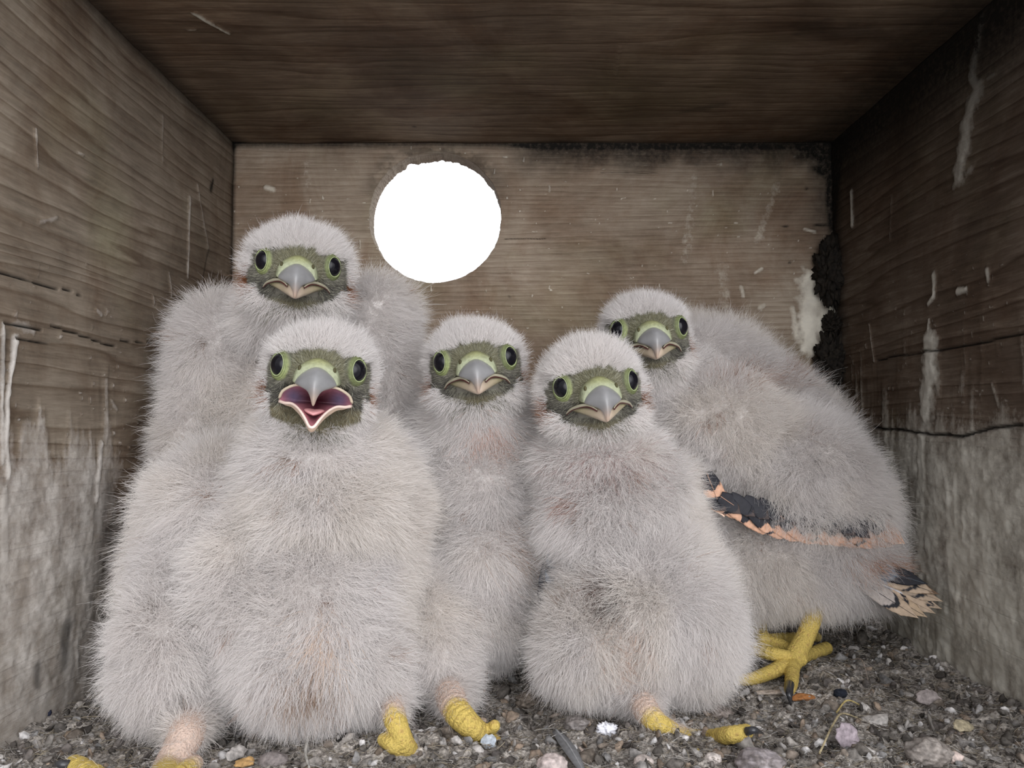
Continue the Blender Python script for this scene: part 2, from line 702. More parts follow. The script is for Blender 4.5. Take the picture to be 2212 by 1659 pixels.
def board(name, wall, u0, u1, v0, v1, place, outward, stainf, res=0.0007, thick=0.018):
    """inner face as a fine grid with relief, closed by a slab behind it"""
    nu, nv = int((u1 - u0) / res), int((v1 - v0) / res)
    U, V = np.meshgrid(np.linspace(u0, u1, nu), np.linspace(v0, v1, nv), indexing='ij')
    C = np.stack([U.ravel(), V.ravel()], 1)
    stain, grime_shade, crack = stainf(C)
    relief = (fbm(C * np.array([40, 40]), 3, 5) - 0.5) * 0.0012 + stain * 0.0011 * (0.5 + fbm(C * 300, 3, 8)) - crack * 0.0016
    out = np.array(outward, dtype=float)
    pts = place(C) - out * relief[:, None]
    faces = grid_faces(nu, nv)
    n0 = len(pts)
    # skirt + slab
    border = np.concatenate([np.arange(nv), np.arange(nu) * nv + nv - 1, (nu - 1) * nv + np.arange(nv)[::-1], (np.arange(nu) * nv)[::-1]])
    sk = place(C[border]) + out * thick
    nb = len(border)
    b0 = np.arange(nb)
    b1 = (b0 + 1) % nb
    skf = np.stack([border[b0], border[b1], n0 + b1, n0 + b0], 1)
    cor = place(np.array([[u0, v0], [u1, v0], [u1, v1], [u0, v1]])) + out * thick
    n1 = n0 + nb
    capf = np.array([[n1, n1 + 1, n1 + 2, n1 + 3]])
    allv = np.concatenate([pts, sk, cor])
    o = mesh_np(name, allv, np.concatenate([faces, skf, capf]), MAT[wall], kind='structure')
    pad = np.zeros(nb + 4)
    attr(o.data, 'stain', np.concatenate([stain, pad]))
    attr(o.data, 'grime_shade', np.concatenate([np.clip(np.maximum(grime_shade, crack), 0, 1), pad]))
    # inner face must look into the box: fix orientation
    me = o.data
    bm = bmesh.new()
    bm.from_mesh(me)
    bmesh.ops.recalc_face_normals(bm, faces=bm.faces)
    bm.to_mesh(me)
    bm.free()
    return o


def left_stain(C):
    y, z = C[:, 0], C[:, 1]
    drip = fbm(np.stack([y * 160, z * 22], 1), 4, 21)
    fine = fbm(C * 130, 4, 22)
    wash = sstep(0.115, 0.085, z + (drip - 0.5) * 0.07) * (0.55 + 0.45 * drip) * sstep(0.335, 0.31, y + (fine - 0.5) * 0.02)
    wash = wash * (0.55 + 0.7 * fine)
    s = strokes(C, 'left', [
        ([(215, 960), (205, 1080)], 0.0022, 0.95), ([(75, 960), (80, 1010)], 0.0022, 0.6),
        ([(195, 1130), (190, 1180), (175, 1290), (160, 1400), (165, 1460)], 0.0022, 0.8),
        ([(255, 1170), (240, 1320), (215, 1450)], 0.0016, 0.7), ([(120, 1230), (110, 1300)], 0.0014, 0.6),
        ([(30, 730), (22, 800), (14, 860), (10, 960), (14, 1030)], 0.0016, 1.0), ([(5, 1060), (4, 1200)], 0.003, 1.0),
        ([(4, 700), (2, 1000)], 0.0012, 0.8),
        ([(75, 280), (80, 360)], 0.0007, 0.5), ([(170, 330), (180, 335)], 0.0008, 0.6), ([(410, 425), (405, 600)], 0.0012, 0.6),
        ([(425, 400), (450, 540)], 0.0012, 0.4), ([(85, 480), (120, 470)], 0.001, 0.5), ([(350, 250), (350, 350)], 0.0010, 0.35),
        ([(365, 590), (370, 640)], 0.0008, 0.5), ([(330, 640), (332, 655)], 0.0008, 0.5), ([(205, 670), (215, 680)], 0.0012, 0.5),
        ([(240, 868), (250, 885)], 0.0015, 0.45), ([(30, 700), (70, 715)], 0.002, 0.5)], 23)
    speck = (vnoise(C * 520, 33) > 0.93) * 0.55 * sstep(0.22, 0.1, z)
    g = sstep(0.008, 0.0, ZC - z) * 0.6 + sstep(0.006, 0.0, YB - y) * 0.7  # dark joint gaps painted along the ceiling and back wall
    g = np.maximum(g, sstep(0.30, 0.33, y + (fine - 0.5) * 0.02) * sstep(0.085, 0.06, z + (drip - 0.5) * 0.03) * 0.75)  # dark gap past the droppings: contact shadow and dirt painted on the board
    g = np.maximum(g, strokes(C, 'left', [([(135, 1430), (140, 1350)], 0.003, 0.7), ([(460, 390), (455, 410)], 0.002, 0.9),
                                          ([(210, 1470), (235, 1380)], 0.003, 0.6), ([(75, 1480), (75, 1440)], 0.002, 0.6),
                                          ([(450, 540), (440, 600)], 0.001, 0.6), ([(10, 720), (0, 800)], 0.003, 0.3)], 29))
    ck = cracks(C, 'left', [([(0, 700), (90, 715)], 0.6), ([(110, 705), (250, 750)], 0.8), ([(30, 735), (110, 745)], 0.5),
                            ([(260, 735), (340, 745)], 0.5), ([(0, 590), (180, 640)], 0.35)])
    return np.maximum(np.maximum(wash, s), speck), g, ck


def right_stain(C):
    y, z = C[:, 0], C[:, 1]
    drip = fbm(np.stack([y * 160, z * 22], 1), 4, 41)
    fine = fbm(C * 130, 4, 42)
    wash = sstep(0.125, 0.08, z + (drip - 0.5) * 0.06) * (0.52 + 0.55 * drip) * (0.65 + 0.8 * fine)
    wash += sstep(0.17, 0.11, z) * sstep(0.55, 0.8, drip) * 0.5
    s = strokes(C, 'right', [
        ([(2122, 40), (2108, 110), (2100, 160), (2112, 195)], 0.0032, 0.7), ([(2112, 195), (2095, 250), (2085, 310), (2070, 380)], 0.0048, 0.72),
        ([(2070, 380), (2100, 365)], 0.0025, 0.4), ([(2135, 170), (2150, 160)], 0.0015, 0.4),
        ([(1840, 415), (1843, 485)], 0.0018, 0.95), ([(2018, 595), (2020, 640), (2008, 655)], 0.0016, 0.9),
        ([(2010, 690), (2008, 720)], 0.0012, 0.7), ([(2072, 630), (2090, 625)], 0.0016, 0.9), ([(2135, 585), (2138, 605)], 0.0016, 0.7),
        ([(2010, 745), (2010, 810), (2000, 890)], 0.0066, 1.0), ([(1990, 945), (1995, 1080), (1992, 1190), (1980, 1245)], 0.0048, 1.0),
        ([(2012, 960), (2015, 1100), (2005, 1200)], 0.006, 0.75), ([(1880, 700), (1890, 780)], 0.001, 0.5),
        ([(2145, 830), (2160, 880)], 0.0012, 0.4), ([(2105, 1210), (2100, 1260)], 0.0015, 0.7),
        ([(2150, 1230), (2150, 1290)], 0.0020, 0.7), ([(2180, 1230), (2185, 1300)], 0.0016, 0.6), ([(1925, 420), (1922, 520)], 0.0005, 0.4)], 43)
    speck = (vnoise(C * 480, 53) > 0.93) * 0.5 * sstep(0.26, 0.12, z)
    g = sstep(0.05, 0.0, ZC - z) * 0.7 + sstep(0.016, 0.0, YB - y) * sstep(0.08, 0.16, z) * 0.75  # shade under the ceiling put into the colour; dark back corner
    g = g + sstep(0.13, 0.26, z) * 0.35  # dim upper part of the wall: shade painted into the colour
    ck = cracks(C, 'right', [([(1895, 778), (1990, 762), (2100, 745), (2212, 722)], 0.9), ([(1890, 925), (1990, 935), (2080, 945), (2150, 922), (2212, 918)], 1.3)])
    return np.clip(np.maximum(np.maximum(wash, s), speck), 0, 1), g, ck


def back_stain(C):
    x, z = C[:, 0], C[:, 1]
    fine = fbm(C * 130, 4, 62)
    drip = fbm(np.stack([x * 110, z * 22], 1), 4, 61)
    s = strokes(C, 'back', [
        ([(1752, 605), (1745, 690), (1748, 745)], 0.0075, 1.0), ([(1775, 610), (1775, 700)], 0.0055, 0.85),
        ([(1810, 645), (1800, 700), (1790, 760), (1815, 830)], 0.0095, 1.0), ([(1780, 700), (1790, 800)], 0.009, 1.0),
        ([(1712, 665), (1720, 730)], 0.0022, 0.7), ([(1737, 495), (1760, 502)], 0.0009, 0.8), ([(1645, 580), (1630, 590)], 0.001, 0.8),
        ([(575, 405), (590, 410)], 0.0016, 0.8), ([(1640, 665), (1650, 660)], 0.0015, 0.8), ([(1600, 620), (1605, 640)], 0.0015, 0.6),
        ([(1680, 400), (1635, 520)], 0.003, 0.33), ([(1500, 380), (1480, 560)], 0.004, 0.28), ([(660, 350), (665, 400)], 0.003, 0.28),
        ([(1560, 580), (1565, 660)], 0.005, 0.33)], 63)
    speck = (vnoise(C * 420, 73) > 0.95) * 0.6
    lo = sstep(0.17, 0.12, z) * sstep(0.03, 0.12, x) * (0.2 + 0.4 * drip)
    band = sstep(-0.015, 0.02, x)
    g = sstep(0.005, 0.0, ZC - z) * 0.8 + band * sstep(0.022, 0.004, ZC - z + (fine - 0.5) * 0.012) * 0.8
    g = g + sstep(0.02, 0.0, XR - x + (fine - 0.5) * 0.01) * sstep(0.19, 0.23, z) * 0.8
    g = g + sstep(0.0025, 0.0, x - XL) * 0.7 + sstep(0.005, 0.0, XR - x) * 0.6  # dark joint gaps painted along both side walls
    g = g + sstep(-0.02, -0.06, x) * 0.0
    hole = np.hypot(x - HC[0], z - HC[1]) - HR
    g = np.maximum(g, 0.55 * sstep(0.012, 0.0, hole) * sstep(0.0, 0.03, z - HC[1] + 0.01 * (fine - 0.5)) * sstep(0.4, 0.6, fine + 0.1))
    spot = strokes(C, 'back', [([(1743, 408)], 0.0013, 0.9), ([(1706, 566)], 0.0008, 1.0), ([(893, 272)], 0.001, 0.8), ([(1100, 640)], 0.0008, 0.5)], 71)
    ck = cracks(C, 'back', [([(1640, 488), (1795, 486)], 0.35), ([(1090, 517), (1180, 514)], 0.35), ([(1300, 372), (1420, 375)], 0.2)])
    return np.clip(np.maximum(np.maximum(s, lo), speck), 0, 1), np.maximum(g, spot), ck


def ceil_stain(C):
    x, y = C[:, 0], C[:, 1]
    fine = fbm(C * 130, 4, 82)
    s = strokes(C, 'ceil', [([(418, 28), (495, 72)], 0.0009, 0.85), ([(405, 66), (420, 64)], 0.0008, 0.5), ([(1340, 100), (1330, 160)], 0.0009, 0.25)], 83)
    g = sstep(0.004, 0.0, YB - y) * 0.6 + sstep(0.012, 0.0, x - XL) * 0.6 + sstep(0.04, 0.0, XR - x + (fine - 0.5) * 0.02) * 0.7  # dark joint at the back, and darker towards both side walls
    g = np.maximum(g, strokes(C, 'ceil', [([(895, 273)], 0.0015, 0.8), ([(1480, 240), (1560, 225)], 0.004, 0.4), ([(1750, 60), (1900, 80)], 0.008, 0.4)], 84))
    return s, g, np.zeros(len(C))


HCp = P(940, 468, YB)
HC = (HCp.x, HCp.z)
HR = M(145.5, YB)

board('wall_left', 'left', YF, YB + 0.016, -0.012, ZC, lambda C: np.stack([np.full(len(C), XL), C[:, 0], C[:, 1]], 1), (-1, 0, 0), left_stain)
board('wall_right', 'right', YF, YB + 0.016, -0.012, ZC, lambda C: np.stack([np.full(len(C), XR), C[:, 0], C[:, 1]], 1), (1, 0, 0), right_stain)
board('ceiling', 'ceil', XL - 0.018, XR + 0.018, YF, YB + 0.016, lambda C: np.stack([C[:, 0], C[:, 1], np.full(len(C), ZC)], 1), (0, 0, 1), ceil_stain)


def back_wall():
    th0 = np.linspace(0, 2 * PI, 1100, endpoint=False)
    cor = [math.atan2(zz - HC[1], xx - HC[0]) % (2 * PI) for xx in (XL, XR) for zz in (-0.012, ZC)]
    th = np.sort(np.concatenate([th0, cor]))
    c, s = np.cos(th), np.sin(th)
    with np.errstate(divide='ignore'):
        tx = np.where(c > 0, (XR - HC[0]) / c, np.where(c < 0, (XL - HC[0]) / c, 1e9))
        tz = np.where(s > 0, (ZC - HC[1]) / s, np.where(s < 0, (-0.012 - HC[1]) / s, 1e9))
    tr = np.minimum(tx, tz)
    rag = HR + (fbm(np.stack([c * 9, s * 9], 1), 4, 3) - 0.5) * 0.0009
    n, ns = len(th), 240
    k = np.linspace(0, 1, ns) ** 1.15
    Rr = rag[:, None] * (1 - k) + tr[:, None] * k
    X = HC[0] + Rr * c[:, None]
    Z = HC[1] + Rr * s[:, None]
    C = np.stack([X.ravel(), Z.ravel()], 1)
    stain, grime_shade, crack = back_stain(C)
    relief = (fbm(C * 40, 3, 5) - 0.5) * 0.0012 + stain * 0.0012 * (0.5 + fbm(C * 300, 3, 8)) - crack * 0.0012
    pts = np.stack([C[:, 0], YB - relief, C[:, 1]], 1)
    # tunnel of the hole and the outer face
    T = 0.016
    nt = 14
    rows = []
    notch = np.exp(-((th - 2.02) / 0.06) ** 2) * 0.0016 - np.exp(-((th - 1.72) / 0.18) ** 2) * 0.0006
    chew = (fbm(np.stack([c * 16, s * 16], 1), 4, 9) - 0.5) * 0.0016 * sstep(0.2, 0.6, s)
    for j in range(1, nt + 1):
        t = j / nt
        r = rag + (chew + notch) * t - 0.0002
        r = r + (vnoise(np.stack([th * 60, np.full(n, t * 5)], 1), 4) - 0.5) * 0.00035
        rows.append(np.stack([HC[0] + r * c, np.full(n, YB + T * t), HC[1] + r * s], 1))
    rows.append(np.stack([HC[0] + tr * c, np.full(n, YB + T), HC[1] + tr * s], 1))
    allp = np.concatenate([pts] + rows)
    F = []
    i = np.arange(n)
    i2 = (i + 1) % n
    for j in range(ns - 1):
        F.append(np.stack([i * ns + j, i * ns + j + 1, i2 * ns + j + 1, i2 * ns + j], 1))
    base = n * ns
    F.append(np.stack([i * ns, i2 * ns, base + i2, base + i], 1))
    for j in range(nt):
        F.append(np.stack([base + j * n + i, base + j * n + i2, base + (j + 1) * n + i2, base + (j + 1) * n + i], 1))
    last = base + nt * n
    F.append(np.stack([last + i, last + i2, i2 * ns + ns - 1, i * ns + ns - 1], 1))
    o = mesh_np('wall_back', allp, np.concatenate(F), MAT['back'], kind='structure')
    pad = n * (nt + 1)
    attr(o.data, 'stain', np.concatenate([stain, np.zeros(pad)]))
    attr(o.data, 'grime_shade', np.concatenate([np.clip(np.maximum(grime_shade, crack), 0, 1), np.full(pad, 0.2)]))
    bm = bmesh.new()
    bm.from_mesh(o.data)
    bmesh.ops.recalc_face_normals(bm, faces=bm.faces)
    bm.to_mesh(o.data)
    bm.free()


back_wall()

gf = Geo()
x0, x1, y0, y1, z0, z1 = XL - 0.018, XR + 0.018, YF, YB + 0.016, -0.030, -0.012
gf.add([(x0, y0, z0), (x1, y0, z0), (x1, y1, z0), (x0, y1, z0), (x0, y0, z1), (x1, y0, z1), (x1, y1, z1), (x0, y1, z1)],
       [(0, 3, 2, 1), (4, 5, 6, 7), (0, 1, 5, 4), (1, 2, 6, 5), (2, 3, 7, 6), (3, 0, 4, 7)])
geo_obj(gf, 'floor', MAT['slab'], smooth=False, kind='structure')


# ------------------------------------------------------------------ litter on the floor
def litter_h(x, y):
    C = np.stack([np.atleast_1d(x), np.atleast_1d(y)], 1)
    h = (fbm(C * 45, 3, 101) - 0.5) * 0.010 + (fbm(C * 190, 3, 102) - 0.5) * 0.0045
    h += 0.006 * sstep(0.025, 0.0, XR - C[:, 0]) + 0.004 * sstep(0.03, 0.0, C[:, 0] - XL)
    return h - 0.001


PAL = [tuple(0.6 * x + 0.4 * sum(srgb(*c)) / 3 for x in srgb(*c)) for c in ((92, 84, 76), (112, 103, 95), (138, 129, 120), (74, 66, 60), (160, 152, 146), (124, 108, 92), (100, 90, 84), (190, 184, 182), (140, 116, 92), (126, 122, 120))]


def litter():
    res = 0.0008
    nu, nv = int((XR - XL) / res), int((YB - YF) / res)
    U, V = np.meshgrid(np.linspace(XL, XR, nu), np.linspace(YF, YB, nv), indexing='ij')
    C = np.stack([U.ravel(), V.ravel()], 1)
    h = litter_h(C[:, 0], C[:, 1]) + (fbm(C * 700, 3, 103) - 0.5) * 0.0022
    pts = np.stack([C[:, 0], C[:, 1], h], 1)
    o = mesh_np('nest_litter', pts, grid_faces(nu, nv), MAT['litter'], kind='stuff', label='brown and grey crumbly litter of pellets and dust covering the nest box floor', cat='litter')
    a = fbm(C * 60, 4, 104)[:, None]
    b = fbm(C * 400, 3, 105)[:, None]
    c = np.array(srgb(100, 94, 88)) * (1 - a) + np.array(srgb(200, 192, 184)) * a
    c = c * (0.45 + 1.1 * b)
    attr(o.data, 'tint', c, 'FLOAT_COLOR')
    # skirt so that the heap is solid at the open side
    # loose crumbs: far beyond counting
    g = Geo()
    rnd = random.Random(5)
    ico = bmesh.new()
    bmesh.ops.create_icosphere(ico, subdivisions=2, radius=1)
    iv = [v.co.copy() for v in ico.verts]
    iff = [tuple(v.index for v in f.verts) for f in ico.faces]
    ico.free()
    for k in range(9500):
        y = YF + 0.006 + (YB - YF - 0.01) * rnd.random() ** 1.25
        x = rnd.uniform(XL + 0.003, XR - 0.003)
        z = float(litter_h(x, y)[0]) if k % 1 == 0 else 0
        s = 0.0004 + 0.0015 * rnd.random() ** 2.4
        big = rnd.random() < 0.03
        if big:
            s *= 1.9
        sc = Vector((s * rnd.uniform(0.6, 1.6), s * rnd.uniform(0.6, 1.5), s * rnd.uniform(0.25, 0.8)))
        q = Quaternion((rnd.gauss(0, 1), rnd.gauss(0, 1), rnd.gauss(0, 1), rnd.gauss(0, 1))).normalized()
        col = PAL[min(int(rnd.random() ** 1.3 * len(PAL)), 9)]
        f = rnd.uniform(0.75, 1.5)
        nzs = [rnd.uniform(-1, 1) for _ in range(9)]
        g.add([q @ Vector((v.x * sc.x, v.y * sc.y, v.z * sc.z)) * (1 + 0.22 * math.sin(nzs[0] * 5 + 3.1 * v.x + 2.3 * v.y * nzs[1]) + 0.18 * math.sin(nzs[2] * 6 + 4.0 * v.z - 2.9 * v.y) + 0.10 * rnd.uniform(-1, 1)) + Vector((x, y, z + s * 0.3)) for v in iv], iff,
              tuple(c * f for c in col))
    geo_obj(g, 'litter_crumbs', MAT['bits'], smooth=True, kind='stuff', label='loose crumbs, grit and broken pellet bits strewn over the nest litter', cat='litter')


litter()


def make_curves(name, pts, rad, col, mat, parent=None, **kw):
    """pts (N,K,3), rad (N,K), col (N,3)"""
    n, k, _ = pts.shape
    hc = bpy.data.hair_curves.new(name)
    hc.add_curves([k] * n)
    hc.attributes['position'].data.foreach_set('vector', pts.astype(np.float32).ravel())
    ra = hc.attributes.get('radius') or hc.attributes.new('radius', 'FLOAT', 'POINT')
    ra.data.foreach_set('value', rad.astype(np.float32).ravel())
    ca = hc.attributes.new('tint', 'FLOAT_COLOR', 'CURVE')
    c4 = np.ones((n, 4), dtype=np.float32)
    c4[:, :3] = col
    ca.data.foreach_set('color', c4.ravel())
    hc.materials.append(mat)
    o = bpy.data.objects.new(name, hc)
    return put(o, parent=parent, **kw)


def litter_fibres():
    n = 42000
    y = YF + 0.004 + (YB - YF - 0.006) * RNG.random(n) ** 1.2
    x = RNG.uniform(XL + 0.004, XR - 0.004, n)
    z = litter_h(x, y) + 0.0006
    L = RNG.uniform(0.0012, 0.0042, n)
    th = RNG.uniform(0, 2 * PI, n)
    d = np.stack([np.cos(th), np.sin(th), RNG.uniform(-0.05, 0.5, n)], 1)
    b = RNG.normal(0, 0.45, (n, 3))
    b[:, 2] = -np.abs(b[:, 2]) * 0.7
    t = np.linspace(0, 1, 6)[None, :, None]
    p = np.stack([x, y, z], 1)[:, None, :] + L[:, None, None] * (t * d[:, None] + t * t * b[:, None])
    r = np.repeat(RNG.uniform(0.00003, 0.00008, n)[:, None], 6, 1)
    pal = np.array([srgb(*c) for c in ((160, 154, 146), (128, 120, 112), (96, 88, 82), (172, 160, 138), (200, 196, 192))])
    c = pal[RNG.integers(0, 5, n)] * RNG.uniform(0.6, 1.3, (n, 1))
    make_curves('litter_fibres', p, r, c, MAT['facehair'], kind='stuff', label='fine hairs and fibres matted through the nest litter', cat='litter')


litter_fibres()


def lump(name, px, py, sx, sy, sz, col, label, cat, rough=0.35, seed=1, lift=0.5, pos=None, sub=4, freq=3.0, col2=None, rot=0.0, mat='bits', sink=0.0):
    bm = bmesh.new()
    bmesh.ops.create_icosphere(bm, subdivisions=sub, radius=1)
    v = np.array([w.co[:] for w in bm.verts])
    f = [tuple(w.index for w in q.verts) for q in bm.faces]
    bm.free()
    nz = fbm(v * freq + seed * 7.3, 4, seed)
    w = v * (1 + rough * (nz - 0.5) * 2)[:, None]
    w = w * np.array([sx, sy, sz])
    c, s = math.cos(rot), math.sin(rot)
    w = np.stack([w[:, 0] * c - w[:, 1] * s, w[:, 0] * s + w[:, 1] * c, w[:, 2]], 1)
    if pos is None:
        g = G(px, py, 0.002)
        pos = Vector((g.x, g.y, float(litter_h(g.x, g.y)[0]) + sz * lift - sink))
    o = mesh_np(name, w, f, MAT[mat], label=label, cat=cat)
    o.location = pos
    a = np.array(srgb(*col))
    b = np.array(srgb(*(col2 or col)))
    k = fbm(v * freq * 2 + 5, 4, seed + 3)[:, None]
    k = np.clip((k - 0.35) / 0.3, 0, 1)
    attr(o.data, 'tint', a * (1 - k) + b * k, 'FLOAT_COLOR')
    return o


def flake(name, px, py, L, W, T, col, label, cat, rot=0.0, tilt=0.2, curl=0.0, seed=1, pts=9, taper=0.0):
    rnd = random.Random(seed)
    n = 18
    V, F = [], []
    rim = []
    for k in range(n):
        a = 2 * PI * k / n
        r = 1 + rnd.uniform(-0.16, 0.16)
        x, y = math.cos(a) * r, math.sin(a) * r
        y *= 1 - taper * (x * 0.5 + 0.5)
        rim.append((x * L, y * W))
    for lvl, s in ((1, 0.0), (1, 0.55), (1, 0.92), (0.5, 1.0), (0, 0.93), (0, 0.5), (0, 0.0)):
        for (x, y) in rim:
            zz = (lvl - 0.5) * T + curl * ((x * s / L) ** 2) * L + 0.06 * W * math.sin(7 * x / L + y * s / W * 4) * s
            V.append((x * s, y * s, zz))
    for i in range(6):
        for k in range(n):
            F.append((i * n + k, i * n + (k + 1) % n, (i + 1) * n + (k + 1) % n, (i + 1) * n + k))
    g = G(px, py, 0.002)
    R = Matrix.Rotation(rot, 3, 'Z') @ Matrix.Rotation(tilt, 3, 'X')
    geo = Geo().add([R @ Vector(v) for v in V], F, srgb(*col))
    o = geo_obj(geo, name, MAT['bits'], label=label, cat=cat)
    o.location = (g.x, g.y, float(litter_h(g.x, g.y)[0]) + 0.0012 + abs(math.sin(tilt)) * W * 0.8)
    return o


def straw(name, pxs, r, col, label, cat, lift=0.002, mat='bits'):
    g = Geo()
    pts = []
    for i, (px, py) in enumerate(pxs):
        q = G(px, py, 0.003)
        k = math.sin(PI * i / (len(pxs) - 1))
        pts.append(Vector((q.x, q.y, float(litter_h(q.x, q.y)[0]) + 0.0015 + lift * k)))
    base = pts[0].copy()
    tube(g, [p - base for p in pts], [r, r * 1.1, r * 0.6], 30, 8, col=srgb(*col))
    o = geo_obj(g, name, MAT[mat], label=label, cat=cat)
    o.location = base
    return o


def litter_pieces():
    lump('dropping_crust', 1310, 1572, 0.0032, 0.0024, 0.0022, (238, 238, 245), 'bright white chalky dropping on the litter below the front right chick', 'dropping', 0.8, 3, freq=4)
    lump('dropping_crust', 612, 1568, 0.0062, 0.0035, 0.0022, (205, 195, 185), 'flat cream crust on the litter under the belly of the front left chick', 'dropping', 0.6, 5, col2=(150, 140, 130))
    lump('pellet', 1192, 1640, 0.0048, 0.0038, 0.0030, (190, 176, 172), 'smooth pinkish grey pellet at the bottom edge, right of the grey feather end', 'pellet', 0.25, 7)
    lump('pellet', 590, 1637, 0.0044, 0.0034, 0.0028, (128, 120, 118), 'round dark grey pellet beside the orange chip at bottom left', 'pellet', 0.2, 9)
    lump('pellet', 2005, 1630, 0.0070, 0.005, 0.0042, (158, 150, 144), 'large grey pellet in the bottom right corner by the right wall', 'pellet', 0.3, 11, col2=(120, 112, 106))
    lump('pellet', 1548, 1520, 0.0056, 0.0042, 0.0030, (150, 140, 134), 'pale grey pellet between the single toe and the clawed foot', 'pellet', 0.4, 13, col2=(100, 90, 84))
    lump('pellet', 1640, 1650, 0.0072, 0.006, 0.0042, (160, 152, 154), 'mauve grey pellet cut by the bottom edge below the black claw', 'pellet', 0.35, 15, col2=(120, 112, 110))
    lump('pellet', 1246, 1567, 0.0042, 0.003, 0.0026, (140, 134, 132), 'grey fuzzy pellet just left of the bright white dropping', 'pellet', 0.4, 17, col2=(105, 98, 94))
    lump('pellet', 1140, 1500, 0.0046, 0.0036, 0.003, (128, 118, 108), 'brownish pellet on the floor between the middle and front right chicks', 'pellet', 0.4, 19, col2=(90, 80, 72))
    lump('pebble', 2058, 1632, 0.0032, 0.0020, 0.0018, (204, 186, 178), 'small pink pebble at the bottom right beside the large grey pellet', 'pebble', 0.15, 21)
    lump('pebble', 1540, 1640, 0.0026, 0.0022, 0.0018, (200, 190, 184), 'little pale pebble at the bottom edge left of the mauve grey pellet', 'pebble', 0.2, 22)
    lump('pebble', 1390, 1645, 0.0030, 0.0024, 0.0020, (188, 176, 170), 'pale pink pebble at the bottom edge below the white dropping', 'pebble', 0.2, 23)
    lump('pebble', 1250, 1605, 0.0020, 0.0018, 0.0015, (176, 160, 150), 'tan pebble beside the grey feather on the litter', 'pebble', 0.2, 24)
    lump('beetle_case', 1815, 1487, 0.0026, 0.0018, 0.0018, (38, 42, 52), 'shiny black beetle case on the litter right of the clawed foot', 'insect remains', 0.25, 25)
    lump('beetle_case', 95, 1560, 0.0024, 0.0016, 0.0016, (40, 42, 58), 'shiny black beetle case in the litter by the left wall', 'insect remains', 0.25, 26)
    lump('beetle_case', 745, 1480 + 115, 0.0032, 0.0016, 0.0014, (40, 36, 34), 'black beetle case in the litter left of the front yellow foot', 'insect remains', 0.25, 27, rot=0.8)
    flake('wood_chip', 530, 1642, 0.0034, 0.0018, 0.0007, (182, 146, 98), 'orange brown wood chip at the bottom left edge', 'wood chip', 0.7, 0.4, seed=31)
    flake('wood_chip', 512, 1622, 0.0042, 0.0022, 0.0008, (176, 170, 166), 'pale upright wood flake beside the orange brown chip', 'wood chip', 1.1, 0.7, seed=32)
    flake('wood_chip', 1735, 1490, 0.0050, 0.0017, 0.0009, (176, 120, 74), 'orange husk lying just below the big clawed foot', 'husk', 0.1, 0.3, seed=33, curl=-0.15)
    flake('wood_chip', 1665, 1483, 0.0085, 0.0015, 0.0006, (186, 172, 160), 'long pale husk sliver left of the orange husk', 'husk', 0.15, 0.3, seed=34, taper=0.5)
    flake('shell_flake', 1056, 1590, 0.0026, 0.0024, 0.0005, (188, 196, 206), 'bluish white flake at the toe of the middle chick', 'flake', 0.3, 0.9, seed=35)
    flake('shell_flake', 1830, 1600, 0.0040, 0.0040, 0.0006, (158, 146, 152), 'mauve flake standing in the litter below the long straw', 'flake', 0.2, 1.0, seed=36)
    flake('shell_flake', 2005, 1513, 0.0045, 0.0030, 0.0010, (156, 146, 144), 'grey wedge shaped flake near the right wall', 'flake', -0.2, 0.8, seed=37)
    flake('shell_flake', 1410, 1500, 0.0042, 0.0028, 0.0006, (150, 132, 120), 'brown curled flake right of the pink shin of the front right chick', 'flake', 0.4, 0.7, seed=38)
    flake('shell_flake', 2080, 1515 + 60, 0.0040, 0.0026, 0.0007, (178, 166, 140), 'buff flake in the litter touching the right wall', 'flake', 0.4, 0.5, seed=39)
    straw('straw', [(1770, 1610), (1800, 1570), (1820, 1535), (1862, 1522)], 0.00035, (176, 162, 130), 'long bent straw on the litter at lower right', 'straw')
    straw('straw', [(1806, 1520), (1830, 1508), (1862, 1505)], 0.0003, (176, 158, 106), 'short yellow curved straw above the long bent straw', 'straw')
    straw('straw', [(1838, 1415), (1862, 1430), (1876, 1455)], 0.00028, (170, 156, 146), 'thin pale curl of straw behind the clawed foot near the wall', 'straw')
    straw('fibre_strip', [(652, 1562), (676, 1566), (684, 1582), (668, 1600), (660, 1622), (668, 1645)], 0.0006, (170, 166, 160), 'twisted pale grey fibre strip under the front left chick', 'fibre')
    # shed feather
    g = Geo()
    a, b = G(1200, 1572, 0.003), G(1262, 1652, 0.003)
    za = float(litter_h(a.x, a.y)[0]) + 0.003
    zb = float(litter_h(b.x, b.y)[0]) + 0.003
    A, B = Vector((a.x, a.y, za)), Vector((b.x, b.y, zb))
    root = empty('shed_feather', A, label='slim grey shed feather lying on the litter left of the white dropping', cat='feather')
    tube(g, [Vector((0, 0, 0)), (B - A) * 0.5 + Vector((0, 0, 0.001)), B - A], [0.0004, 0.0003, 0.0001], 14, 6, col=srgb(150, 150, 152))
    geo_obj(g, 'shaft', MAT['feather'], root)
    g = Geo()
    side = (B - A).cross(Vector((0, 0, 1))).normalized()
    V = []
    for i in range(15):
        t = i / 14
        w = 0.0022 * math.sin(PI * min(1, t * 0.85 + 0.12)) ** 0.6
        c = (B - A) * t + Vector((0, 0, 0.001 * math.sin(PI * t)))
        V += [c - side * w - Vector((0, 0, 0.0006)), c, c + side * w - Vector((0, 0, 0.0006))]
    F = []
    for i in range(14):
        for k in range(2):
            F.append((i * 3 + k, i * 3 + k + 1, i * 3 + k + 4, i * 3 + k + 3))
    g.add(V, F, srgb(120, 120, 122))
    o = geo_obj(g, 'vane', MAT['feather'], root)
